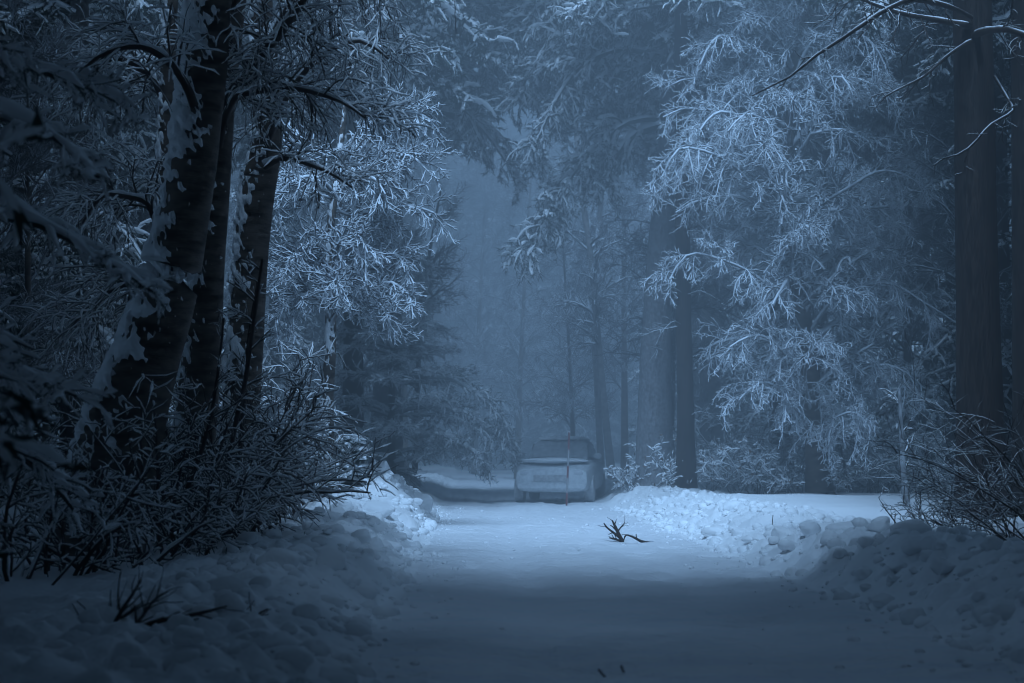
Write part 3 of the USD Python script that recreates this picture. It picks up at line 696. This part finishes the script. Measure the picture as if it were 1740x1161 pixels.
big_limb([(1372, 580, 7.4, 38), (1430, 500, 6.2, 37.4), (1500, 480, 5.0, 37), (1580, 520, 3.7, 36.8), (1640, 560, 2.5, 36.6)], 20)
big_limb([(1384, 720, 6.2, 38), (1370, 620, 5.6, 37), (1390, 590, 5.0, 36), (1420, 600, 2.5, 35.5)], 18)

big_limb([(1388, 760, 7, 38), (1350, 690, 6, 37.4), (1300, 650, 5, 36.9), (1255, 680, 3, 36.6)], 22)
big_limb([(1386, 740, 7, 38), (1430, 650, 6, 37.6), (1500, 620, 5, 37.2), (1570, 660, 3, 37)], 24)
big_limb([(1388, 770, 6, 38), (1420, 710, 5, 37.2), (1450, 700, 4, 36.6), (1480, 730, 2, 36.2)], 18)
big_limb([(1345, 200, 8, 38), (1290, 90, 7, 37.6), (1230, 60, 6, 37.2), (1190, 110, 3, 37)], 24)
big_limb([(1348, 150, 8, 38), (1400, 60, 7, 37.6), (1460, 60, 6, 37.2), (1510, 130, 3, 37)], 24)
# undergrowth in front of the forest edge on the right
UG = 'snowy undergrowth at the right forest edge'
ug = [(1085, 835, 42, .5), (1130, 828, 43, .8), (1165, 838, 40, .8), (1205, 840, 39.5, .9), (1245, 842, 39, 1.0), (1290, 845, 38.5, .9), (1320, 842, 39, 1.1), (1360, 845, 38, .7), (1420, 848, 38, .6), (1450, 842, 39, 1.1), (1490, 846, 38.5, .9), (1540, 846, 38.5, 1.2), (1590, 846, 38, 1.2), (1260, 830, 42, 1.7), (1190, 828, 43, 1.5), (1480, 830, 42, 1.8)]
for k, (px, py, d, h) in enumerate(ug):
    shrub('forest_edge_shrub', px, py, d, 'low rimed shrub with withered leaves at the right forest edge', 300 + k, h * 1.35, 1.0, 8, 'frost_dim', True, 0.009, group=UG, n1=7, n2=5, leaf=90 if k < 9 or k == 13 else 0, fat=1.5, snow_r=0.018)
whip('bare_sapling', [(1542, 862, 13, 29.5), (1535, 800, 11, 29.5), (1532, 740, 8, 29.5), (1528, 660, 5, 29.5)], 'thin post-like sapling standing at the back of the clearing', 44, 5, 'frost_dim')

# ---------------------------------------------------------------- middle: pines with boughs over the lane
rg = np.random.default_rng(81)
def tall_pine(rows, label, seed, nb, hr, L, az=None, bark='rimed_pine_bark', stubs=9, snow_r=0.06, n1=12, n2=4, elev=(0, 25), droop=0.22, l1=(0.5, 1.0)):
    rg = np.random.default_rng(seed)
    l_ = pxline(rows, 60)
    root = thing('pine_tree', label, 'pine tree', l_[0, :3])
    put('trunk', trunk_geo(l_ - np.array([*l_[0, :3], 0]), rg, 22, 0.10, 0.3, seed, 4.0), bark, S(root))
    i = rg.integers(4, 28, stubs)
    st = limbs_from(l_[i, :3], rg.uniform(0, 6.28, stubs), rg.uniform(-0.2, 0.5, stubs), rg.uniform(0.5, 1.5, stubs), np.full(stubs, 0.018), 0.35, rg, 7, 0.12)
    grow_limbs(root, st, [spawn(st, rg, 7, (0.3, 1), (30, 65), (0.25, 0.6), 0.4, 0.6, 0.009, 0.6, 0.8, 5, 0.12)], rg, l_[0, :3], 'frost_dim', names=('dead_branch', 'twig_spray', 'snow_cover'))
    if nb:
        conifer(root, l_, rg, nb, hr, L, elev, droop, n1, n2, l1, (0.25, 0.55), 1, l_[0, :3], az=az, snow_r=snow_r, per=9, n_len=0.13, n_wd=0.03, trunk=False, needle='needle', lump=0.7, sides=3)
    return root, l_, rg
P1, l1_, r1_ = tall_pine([(1116, 836, 62, 42), (1113, 640, 52, 42), (1122, 450, 46, 42), (1130, 340, 42, 42), (1140, 200, 38, 42), (1150, 0, 34, 42), (1160, -400, 24, 42), (1170, -760, 6, 42)],
                         'thick pine right of the lane with a snowy limb hanging over it', 82, 64, (0.48, 0.97), (3.2, 5.2, 5.0, 2.0), None, n1=20, l1=(0.6, 1.3), snow_r=0.05)
def bough_px(root, base, rows, rg, n1=34, n2=6, l1=(0.6, 1.3), snow_r=0.05, needle='needle'):
    l_ = pxline(rows, 14)
    ax = Poly(l_[None, :, :3], l_[None, :, 3], np.zeros(1, int))
    s1 = spawn(ax, rg, n1, (0.25, 1), (30, 70), l1, 0.35, 0.5, 0.008, 0.5, 1.7, 6, 0.10, planar=0.5)
    s2 = spawn(s1, rg, n2, (0.15, 1), (30, 60), (0.25, 0.5), 0.4, 0.7, 0.006, 0.5, 2.0, 4, 0.12)
    sub = [q.shift(base) for q in (ax, s1, s2)]
    bo = put('bough', join(*[needles(q, rg, 14, 0.12, 0.025) for q in sub], tubes(sub[0], 6), tubes(sub[1], 3)), needle, S(root))
    put('snow_cover', join(*[snow_on(q, rg, 1.6, 0.8, snow_r * (0.6, 0.75, 0.8)[j], 4 if j < 2 else 3, 0.75, 0.8, 0.4) for j, q in enumerate(sub)]), 'clump', S(bo))
bough_px(P1, l1_[0, :3], [(1143, 205, 9, 42.2), (1100, 203, 8, 41.84), (1065, 210, 7, 41.66), (1020, 245, 6, 41.45), (970, 300, 7, 41.3), (920, 380, 4, 41.18), (895, 430, 2, 41.12)], r1_, 54, 7, snow_r=0.055)
bough_px(P1, l1_[0, :3], [(1143, 215, 12, 42.2), (1090, 225, 11, 41.9), (1050, 260, 9, 41.72), (1030, 320, 5, 41.6)], r1_, 20, 6)
bough_px(P1, l1_[0, :3], [(1148, 60, 12, 42.2), (1090, 40, 11, 41.81), (1040, 40, 9, 41.6), (990, 70, 5, 41.42)], r1_, 26, 6)
bough_px(P1, l1_[0, :3], [(1150, 20, 12, 42.2), (1060, -30, 11, 41.81), (960, -10, 9, 41.6), (880, 60, 5, 41.42)], r1_, 30, 6)
tall_pine([(1166, 842, 32, 39.5), (1165, 700, 27, 39.5), (1162, 560, 26, 39.5), (1160, 380, 25, 39.5), (1158, 150, 23, 39.5), (1155, -200, 17, 39.5), (1155, -700, 4, 39.5)], 'slim dark trunk just right of the thick pine', 83, 60, (0.52, 0.97), (2.6, 4.6, 4.2, 1.8), n1=18, l1=(0.6, 1.2), snow_r=0.045, bark='pine_bark')
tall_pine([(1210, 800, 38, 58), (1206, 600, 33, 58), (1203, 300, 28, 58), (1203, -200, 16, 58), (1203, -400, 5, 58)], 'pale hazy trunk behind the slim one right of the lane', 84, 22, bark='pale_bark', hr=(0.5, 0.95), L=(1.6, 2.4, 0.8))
bough_px(P1, l1_[0, :3], [(1146, 110, 9, 42.2), (1070, 85, 8, 41.8), (1000, 105, 7, 41.5), (940, 180, 5, 41.3), (905, 270, 2, 41.2)], r1_, 38, 7)
bough_px(P1, l1_[0, :3], [(1148, 60, 9, 42.4), (1080, 10, 8, 42.4), (1000, 20, 7, 42.6), (930, 80, 5, 42.8), (880, 170, 2, 43)], r1_, 38, 7)
P5, l5_, r5_ = tall_pine([(655, 835, 54, 49), (660, 600, 46, 49), (665, 300, 38, 49), (668, 0, 30, 49), (668, -350, 16, 49), (668, -600, 5, 49)], 'hazy pine left of the lane with dark boughs spread over it', 85, 56, (0.44, 0.97), (2.6, 3.8, 3.6, 1.6), lambda n, r: np.radians(r.uniform(-10, 200, n)), elev=(12, 25), n1=17, l1=(0.6, 1.2), snow_r=0.045)
for rows in ([(664, 230, 12, 48.8), (720, 190, 10, 47.8), (790, 200, 8, 47), (850, 260, 5, 46.5), (875, 310, 2, 46.4)], [(665, 130, 12, 48.8), (740, 90, 10, 47.8), (820, 110, 8, 47), (890, 180, 4, 46.5)],
             [(666, 60, 12, 48.8), (750, 10, 10, 47.8), (850, 20, 8, 47), (940, 90, 4, 46.5)], [(666, 200, 10, 48.8), (720, 150, 9, 47.4), (780, 180, 7, 46.6), (815, 240, 3, 46)], [(666, 120, 12, 48.8), (760, 60, 10, 47.6), (870, 100, 8, 46.8), (950, 210, 4, 46.4)], [(666, 20, 12, 48.8), (780, -30, 10, 47.6), (900, 30, 8, 46.8), (990, 150, 4, 46.4)], [(666, 0, 12, 48.8), (760, -60, 10, 48), (880, -50, 8, 47.4), (980, 20, 4, 47)]):
    bough_px(P5, l5_[0, :3], rows, r5_, 30, 6)

# broad young spruce on the left whose low boughs reach over the lane
rg = np.random.default_rng(91)
p = W(665, 850, 45); b = np.array([p[0], p[1], gz(p[0], p[1]) - 0.1])
s1_ = thing('young_spruce', 'broad hazy rimed spruce behind the lit heap, boughs reaching over the lane', 'spruce tree', b)
conifer(s1_, straight(6.2, 0.11) + np.array([*b, 0]), rg, 64, (0.06, 0.96), (1.9, 2.0, 1.7, 1.1, 0.5), (8, 30), 0.28, 14, 3, (0.4, 0.85), (0.2, 0.45), 1, b, snow_r=0.034, per=12, n_len=0.08, n_wd=0.016, needle='needle_rime', lump=0.7, sides=3)
for rows in ([(680, 700, 9, 45), (740, 690, 8, 44.4), (810, 720, 6, 44), (880, 770, 3, 43.8)], [(680, 640, 9, 45), (750, 640, 8, 44.4), (820, 680, 6, 44), (870, 740, 3, 43.8)], [(680, 740, 9, 45), (740, 740, 8, 44.2), (790, 760, 6, 43.8), (830, 790, 3, 43.6)]):
    bough_px(s1_, b, rows, rg, 26, 5, (0.3, 0.7), 0.032, 'needle_rime')

# bare dark tree in the haze
rg = np.random.default_rng(95)
ln = pxline([(705, 800, 9, 52), (712, 600, 8, 52), (722, 480, 7, 52), (735, 400, 5, 52), (750, 320, 3, 52)], 30)
frosted_tree('bare_tree', 'bare dark tree fading into the haze left of the lane', 'tree', ln, rg, 18, (0.45, 0.98), (1.2, 1.3, 0.7), (15, 50), 0.02, 7, 4, (0.3, 0.7), (0.15, 0.35), 0.007, az=lambda n, r: np.radians(r.uniform(20, 160, n)), wood='twig', snowline=False)

# pale slim birches beyond the car
for k, (rows, lab) in enumerate([([(1040, 815, 13, 58), (1028, 700, 12, 58), (1015, 560, 11, 58), (1003, 430, 10, 58), (985, 300, 10, 58), (975, 100, 5, 58)], 'slim hazy birch beyond the car, leaning left'),
                                 ([(1022, 815, 11, 60), (1016, 680, 11, 60), (1010, 560, 10, 60), (1016, 430, 9, 60), (1025, 250, 8, 60), (1030, 50, 4, 60)], 'slim hazy birch beyond the car, upright of the pair')]):
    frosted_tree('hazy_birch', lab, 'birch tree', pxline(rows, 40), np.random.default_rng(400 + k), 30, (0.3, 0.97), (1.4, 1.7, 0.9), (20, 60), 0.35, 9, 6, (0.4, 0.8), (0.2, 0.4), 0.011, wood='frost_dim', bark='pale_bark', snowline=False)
# ---------------------------------------------------------------- tree kinds that are repeated behind and around
def kind_class(name):
    return stage.CreateClassPrim('/' + name)
def proto_spruce(name, seed, h, rad, nb, needle, snow_r, hr=(0.05, 0.97), elev=(-12, 25), prof=(1, 0.95, 0.75, 0.5, 0.15), nl=0.16, nw=0.05, n1=10, per=8, l1=(0.45, 0.95), droop=0.25):
    rg = np.random.default_rng(seed)
    root = stage.CreateClassPrim('/' + name)
    conifer(root, straight(h, 0.011 * h), rg, nb, hr, tuple(rad * q for q in prof), elev, droop, n1, 3, l1, (0.3, 0.6), 1, (0, 0, 0), snow_r=snow_r, per=per, n_len=nl, n_wd=nw, split=False, needle=needle, sides=3, lump=0.7)
    return root
def proto_birch(name, seed, h, spread):
    rg = np.random.default_rng(seed)
    root = stage.CreateClassPrim('/' + name)
    l_ = straight(h, 0.010 * h, (rg.uniform(-.6, .6), rg.uniform(-.6, .6)), 30)
    frosted_tree(root, '', '', l_, rg, 46, (0.2, 0.97), (spread, spread * 1.2, spread * 0.5), (15, 60), 0.28, 11, 7, (0.5, 1.2), (0.25, 0.6), 0.014, wood='frost_dim', local=(0, 0, 0), join_all=True, snowline=False)
    return root
spA = proto_spruce('spruce_kind_a', 501, 22, 2.9, 110, 'needle', 0.05)
spB = proto_spruce('spruce_kind_b', 502, 17, 2.3, 95, 'needle', 0.05)
spC = proto_spruce('spruce_kind_c', 503, 24, 6.2, 120, 'needle', 0.07, (0.38, 0.97), (8, 30), (0.9, 1.0, 0.95, 0.75, 0.25), 0.17, 0.06, 24, 12, (0.7, 1.5), 0.15)
bkA = proto_birch('birch_kind_a', 511, 11, 2.2)
bkB = proto_birch('birch_kind_b', 512, 14, 2.6)

rg = np.random.default_rng(600)
def stand(src, name, label, cat, x, y, group, sc=1.0):
    copy(src, label, cat, (x, y, gz(x, y) - 0.15), rg.uniform(0, 6.28), group, sc * rg.uniform(0.9, 1.1), name)
# overhead canopy: the tall trees that line the lane beside and behind the camera
NEARG = 'tall spruces whose crowns arch over the lane'
CANOPY = [(-4.2, -18), (-4.4, -12), (-4.0, -6.5), (-3.8, -1), (-4.7, 3.2), (-5.2, 7.2), (-6.0, 10.9), (-7.4, 0.5), (-7.6, 5.5), (-8.2, 9.5), (8.0, 0.5), (8.4, 5.5), (9.0, 10), (-12, 7), (13, 7), (-12.5, 12.5), (-9.2, 19.5), (12, 33), (13, 12.5), (5.0, -18), (5.4, -12), (5.0, -6.5), (4.9, -1), (5.4, 2.6), (6.0, 7.0), (6.8, 10.4),
          (-9.5, -10), (-9, -3), (-9, 4), (-9.2, 11), (-13, 17.5), (10.4, -10), (10, -3), (9.8, 4), (10, 11), (13.5, 17), (-14, 12), (-10.8, 25), (-10.8, 31), (-15, 25), (-8.5, 36), (-14, 35), (-7.5, 40), (-11.5, 43), (-15, 2), (15, 3), (15.5, 13), (17, 23), (14, 30), (17, 36), (15, 42),
          (-5.4, 36.5), (13, 40), (7, 43), (12, 47), (-8, 47), (-7, 43.5), (-2.8, 45.5), (7.6, 46.5)]
for x, y in CANOPY:
    stand(spC, 'tall_spruce', 'tall spruce lining the lane, its crown arching high overhead', 'spruce tree', x, y, NEARG, (0.95 if y > 6 else 0.87) if abs(x) < 7 and -3 < y < 15 else 0.86 if (x, y) == (-9.2, 19.5) else 1.0)
for x, y in [(-3.4, 6.3), (-4.1, 9.0), (-4.9, 11.6), (4.1, 6.0), (5.3, 8.9), (6.2, 11.8), (-3.1, 4.6), (3.5, 4.6), (-3.6, 2.5), (4.2, 2.5), (-3.2, -2), (3.6, -2)]:
    stand(spB, 'dark_spruce', 'dark low-branched spruce crowding the lane just outside the view', 'spruce tree', x, y, 'dark spruces crowding the lane', 0.75)
# dark wood on the left behind the birches and on the right behind the big pine
for x, y in [(-7.2, 22), (-9.5, 26), (-6.4, 31), (-10, 34), (-7.6, 38), (-12, 29), (-11, 21)]:
    stand(spB if y < 30 else spA, 'wood_spruce', 'dark snowy spruce in the gloom behind the left birches', 'spruce tree', x, y, 'dark spruces behind the left birches')
for x, y in [(-6.2, 27), (-7.5, 34), (-5.8, 23.5), (-8.2, 29.5), (-7, 38)]:
    stand(bkA, 'wood_birch', 'rimed bare tree in the gloom behind the left birches', 'birch tree', x, y, 'rimed trees behind the left birches', 0.62)
for x, y in [(12.5, 33), (11.2, 40), (14, 42), (15.5, 30), (10.4, 27.5)]:
    stand(spA if y > 31 else spB, 'edge_spruce', 'dark spruce behind the big right pine and clearing', 'spruce tree', x, y, 'dark spruces behind the right clearing')
for x, y in [(9.6, 42), (11, 46), (8.4, 45.5), (11.6, 42.5), (5.2, 50), (10.4, 39.5)]:
    stand(bkB, 'edge_birch', 'rimed tree in the dim wood behind the great birch', 'birch tree', x, y, 'rimed trees behind the great birch', 0.85)
# hazy forest farther along the lane
FG = 'hazy trees of the far forest'
for k in range(64):
    y = rg.uniform(54, 150)
    side = -1 if k % 2 else 1
    x = 1.0 + side * (6.0 + rg.random() ** 1.4 * (10 + 0.22 * y)) - 0.0012 * max(y - 60, 0) ** 2
    w_ = rg.random()
    stand((spA, spB, bkB, bkA)[int(w_ * 4)], 'far_spruce' if w_ < .5 else 'far_birch', 'hazy snow-covered spruce fading into the far forest' if w_ < .5 else 'hazy rimed birch fading into the far forest', 'spruce tree' if w_ < .5 else 'birch tree', x, y, FG + (' (spruces)' if w_ < .5 else ' (birches)'))
for k in range(18):
    stand((spA, bkB)[k % 2], 'far_spruce' if k % 2 == 0 else 'far_birch', 'hazy snow-covered spruce fading into the far forest' if k % 2 == 0 else 'hazy rimed birch fading into the far forest', 'spruce tree' if k % 2 == 0 else 'birch tree', -14 + 1.9 * k + rg.uniform(-.8, .8), 118 + rg.uniform(0, 30), FG + (' (spruces)' if k % 2 == 0 else ' (birches)'), 1.15)

for x, y, sc in [(3.4, 63, .9), (5.4, 67, 1.0), (2.0, 82, 1.1), (-2.6, 76, 1.0), (-4.6, 62, .9), (0.2, 98, 1.2), (6.6, 58, .8), (-3.6, 88, 1.1)]:
    stand(bkB if sc > .95 else bkA, 'far_birch', 'pale rimed birch dissolving into the mist where the lane ends', 'birch tree', x, y, 'pale rimed birches in the mist at the lane end', sc)

# ---------------------------------------------------------------- the frosted car and the marker pole in the haze
def loft(sections, n=28):
    """sections: (y, half width, z low, z high, roundness) -> closed skin."""
    V = []
    an = np.linspace(0, 2 * np.pi, n, endpoint=False)
    for y, w, z0, z1, e in sections:
        c, s_ = np.cos(an), np.sin(an)
        V.append(np.stack([w * np.sign(c) * abs(c) ** e, np.full(n, y), (z0 + z1) / 2 + (z1 - z0) / 2 * np.sign(s_) * abs(s_) ** e], 1))
    M_ = len(V); v = np.vstack(V)
    i, j = np.meshgrid(np.arange(M_ - 1), np.arange(n), indexing='ij')
    q = np.stack([i * n + j, i * n + (j + 1) % n, (i + 1) * n + (j + 1) % n, (i + 1) * n + j], -1).reshape(-1, 4)
    f = [q[:, [0, 1, 2]], q[:, [0, 2, 3]]]
    v = np.vstack([v, V[0].mean(0), V[-1].mean(0)])
    a, b_ = len(v) - 2, len(v) - 1
    k = np.arange(n)
    f += [np.stack([np.full(n, a), (k + 1) % n, k], 1), np.stack([np.full(n, b_), (M_ - 1) * n + k, (M_ - 1) * n + (k + 1) % n], 1)]
    return of(trimesh.Trimesh(v, np.vstack(f), process=False), 35)
pc = W(950, 858, 45.0)
car = thing('parked_car', 'frost-covered parked car, faint in the haze at the lane side', 'car', (pc[0] + 0.05, pc[1], 0.0), math.radians(-9))
put('body', loft([(-2.06, .62, .34, .62, .5), (-2.0, .80, .26, .78, .42), (-1.5, .87, .22, .90, .4), (-0.7, .89, .22, .98, .4), (0.8, .90, .22, 1.0, .4), (1.7, .88, .24, 1.0, .42), (2.05, .80, .32, .92, .5), (2.12, .6, .4, .8, .6)]), 'car_paint', S(car))
put('roof', loft([(-0.75, .70, .94, 1.0, .5), (-0.15, .66, .94, 1.36, .45), (0.2, .64, .94, 1.44, .45), (1.2, .64, .94, 1.45, .45), (1.75, .66, .94, 1.25, .5), (2.0, .68, .93, 1.0, .5)]), 'car_paint', S(car))
def quad(a, b_, c, d_):
    v = np.array([a, b_, c, d_], float)
    return v, np.array([[0, 1, 2], [0, 2, 3]]), None
put('windscreen', quad((-.60, -.74, 1.03), (.60, -.74, 1.03), (.50, -.20, 1.36), (-.50, -.20, 1.36)), 'car_glass', S(car))
for s_ in (-1, 1):
    put('side_window', quad((s_ * .695, -.40, 1.04), (s_ * .695, 1.3, 1.04), (s_ * .655, 1.1, 1.34), (s_ * .655, -.05, 1.34)), 'car_glass', S(car))
    for yy in (-1.3, 1.35):
        w_ = of(trimesh.creation.cylinder(0.31, 0.2, sections=24), 40)
        R_ = trimesh.transformations.rotation_matrix(np.pi / 2, [0, 1, 0])[:3, :3]
        wp = put('wheel', (w_[0] @ R_.T + [s_ * .80, yy, .31], w_[1], w_[2] @ R_.T), 'rubber', S(car))
        r_ = of(trimesh.creation.cylinder(0.19, 0.21, sections=20), 40)
        put('rim', (r_[0] @ R_.T + [s_ * .81, yy, .31], r_[1], r_[2] @ R_.T), 'rim_metal', S(wp))
    h_ = blob(rg, (.13, .05, .08), 3, 2, 0.05)
    put('headlight', (h_[0] + [s_ * .60, -2.0, .66], h_[1], h_[2]), 'lamp_cover', S(car))
    h_ = blob(rg, (.10, .06, .07), 4, 2, 0.1)
    put('door_mirror', (h_[0] + [s_ * .90, -.45, 1.06], h_[1], h_[2]), 'car_paint', S(car))
g_ = of(trimesh.creation.box((0.8, 0.04, 0.13)), False); put('grille', (g_[0] + [0, -2.06, .56], g_[1], None), 'rubber', S(car))
g_ = of(trimesh.creation.box((1.5, 0.08, 0.10)), False); put('bumper', (g_[0] + [0, -2.05, .38], g_[1], None), 'car_paint', S(car))
h_ = blob(rg, (.74, .60, .07), 5, 3, 0.25); put('bonnet_snow', (h_[0] + [0, -1.35, .95], h_[1], h_[2]), 'clump', S(car))
h_ = blob(rg, (.60, .85, .08), 6, 3, 0.25); put('roof_snow', (h_[0] + [0, .75, 1.45], h_[1], h_[2]), 'clump', S(car))

rows = [(967.1, 735, 41.3), (966.3, 764, 41.3), (965.2, 792, 41.3), (964.3, 812, 41.3), (963.4, 838, 41.3), (962.6, 862, 41.3)]
pts = [W(*r) for r in rows]
pole = thing('marker_pole', 'leaning red and white banded snow marker pole by the lane', 'marker pole', pts[-1])
for k in range(len(pts) - 1):
    a, b_ = pts[k + 1] - pts[-1], pts[k] - pts[-1]
    put('red_band' if k % 2 == 0 else 'white_band', tubes(Poly(np.array([[a, b_]]), np.full((1, 2), 0.022), np.zeros(1, int)), 12), 'band_red' if k % 2 == 0 else 'band_white', S(pole))
h_ = blob(rg, (.022, .022, .025), 2, 1, 0.02); put('cap', (h_[0] + (pts[0] - pts[-1]), h_[1], h_[2]), 'band_white', S(pole))

# ---------------------------------------------------------------- fallen twigs
def fallen(name, lines, label, seed, n1=5, kl=1.0):
    rg = np.random.default_rng(seed)
    L_ = []
    for rows in lines:
        L_.append(pxline(rows, 10))
    b = L_[0][0, :3]
    root = thing(name, label, 'fallen branch', b)
    for l_ in L_:
        st = Poly(l_[None, :, :3] - b, l_[None, :, 3], np.zeros(1, int))
        s1 = spawn(st, rg, n1, (0.3, 1), (25, 55), (0.08 * kl, 0.22 * kl), 0.4, 0.6, 0.0035, 0.5, 0.0, 5, 0.15) if n1 else None
        put('twig', join(tubes(st, 6), tubes(s1, 3)) if n1 else tubes(st, 6), 'twig', S(root))
fallen('fallen_branch', [[(1058, 921, 7, 25), (1050, 905, 6, 25), (1043, 890, 4, 25), (1040, 884, 2, 25)], [(1055, 915, 5, 25), (1042, 905, 4, 25), (1032, 897, 3, 25), (1026, 889, 2, 25)], [(1060, 922, 4, 25), (1048, 917, 4, 25), (1035, 914, 2, 25)], [(1112, 923, 6, 24.6), (1090, 920, 5, 24.6), (1075, 912, 4, 24.6), (1065, 909, 3, 24.7), (1060, 918, 2, 24.8)], [(1050, 903, 3, 25), (1056, 895, 2, 25), (1062, 888, 1.5, 25)]], 'black fallen branch lying on the lit lane beside the right bank', 701, n1=3)
fallen('fallen_branch', [[(160, 1108, 12, 10.6), (205, 1085, 11, 10.6), (270, 1055, 9, 10.5), (330, 1044, 7, 10.5), (385, 1030, 3, 10.4)], [(180, 1105, 9, 10.6), (200, 1050, 8, 10.6), (225, 1010, 5, 10.6), (240, 985, 3, 10.6)], [(205, 1090, 8, 10.6), (240, 1050, 6, 10.5), (262, 1020, 4, 10.5), (285, 1005, 3, 10.5)], [(165, 1108, 7, 10.6), (140, 1095, 6, 10.6), (124, 1075, 3, 10.6)], [(175, 1106, 7, 10.6), (190, 1060, 6, 10.7), (205, 1040, 3, 10.7)], [(230, 1080, 6, 10.6), (280, 1072, 4, 10.5), (320, 1066, 2, 10.5)]], 'blurred dark branchy twigs poking from the near left snow', 702, n1=8, kl=1.6)
fallen('fallen_branch', [[(425, 1108, 8, 11), (418, 1085, 7, 11), (425, 1060, 6, 11), (455, 1035, 3, 11)], [(418, 1088, 6, 11), (400, 1075, 5, 11), (392, 1065, 3, 11)], [(420, 1080, 5, 11), (405, 1060, 4, 11), (410, 1045, 2, 11)]], 'small forked dark twig stuck in the left snow bank', 703, n1=5, kl=1.2)
fallen('fallen_branch', [[(1018, 1138, 5, 10.1), (1028, 1150, 5, 10), (1036, 1158, 4, 9.95)], [(1056, 1132, 5, 10.15), (1060, 1142, 4, 10.1)]], 'short twig bits lying on the near lane', 704, n1=0)
for k, (px, py, d) in enumerate([(337, 990, 15.2), (382, 985, 15.2), (476, 955, 17.5), (515, 935, 19), (1312, 872, 23.5), (1520, 915, 19), (1535, 918, 19)]):
    p = W(px, py, d); b = np.array([p[0], p[1], gz(p[0], p[1]) - .02])
    st = Poly(np.array([[[0, 0, 0], [.004, 0, .05], [.012, .01, .12]]]), np.full((1, 3), 0.005), np.zeros(1, int))
    o = tag(put('grass_stalk', (tubes(st, 4)[0] + b, *tubes(st, 4)[1:]), 'grass_stalk'), 'short dry stalk poking out of the snow', 'stalk', 'dry stalks poking out of the snow')

# ---------------------------------------------------------------- haze
hz = trimesh.creation.box(bounds=HAZE_BOX)
MAT['haze'] = usdkit.material(stage, '/World/Looks/haze', {'v': ('principled_volume', {'color': (0.72, 0.80, 0.86), 'density': HAZE_DENSITY, 'anisotropy': 0.0})}, [], volume='v.volume')
tag(put('haze', (np.array(hz.vertices), np.array(hz.faces), None), 'haze'), 'pale cold haze filling the forest', 'haze', kind='stuff')
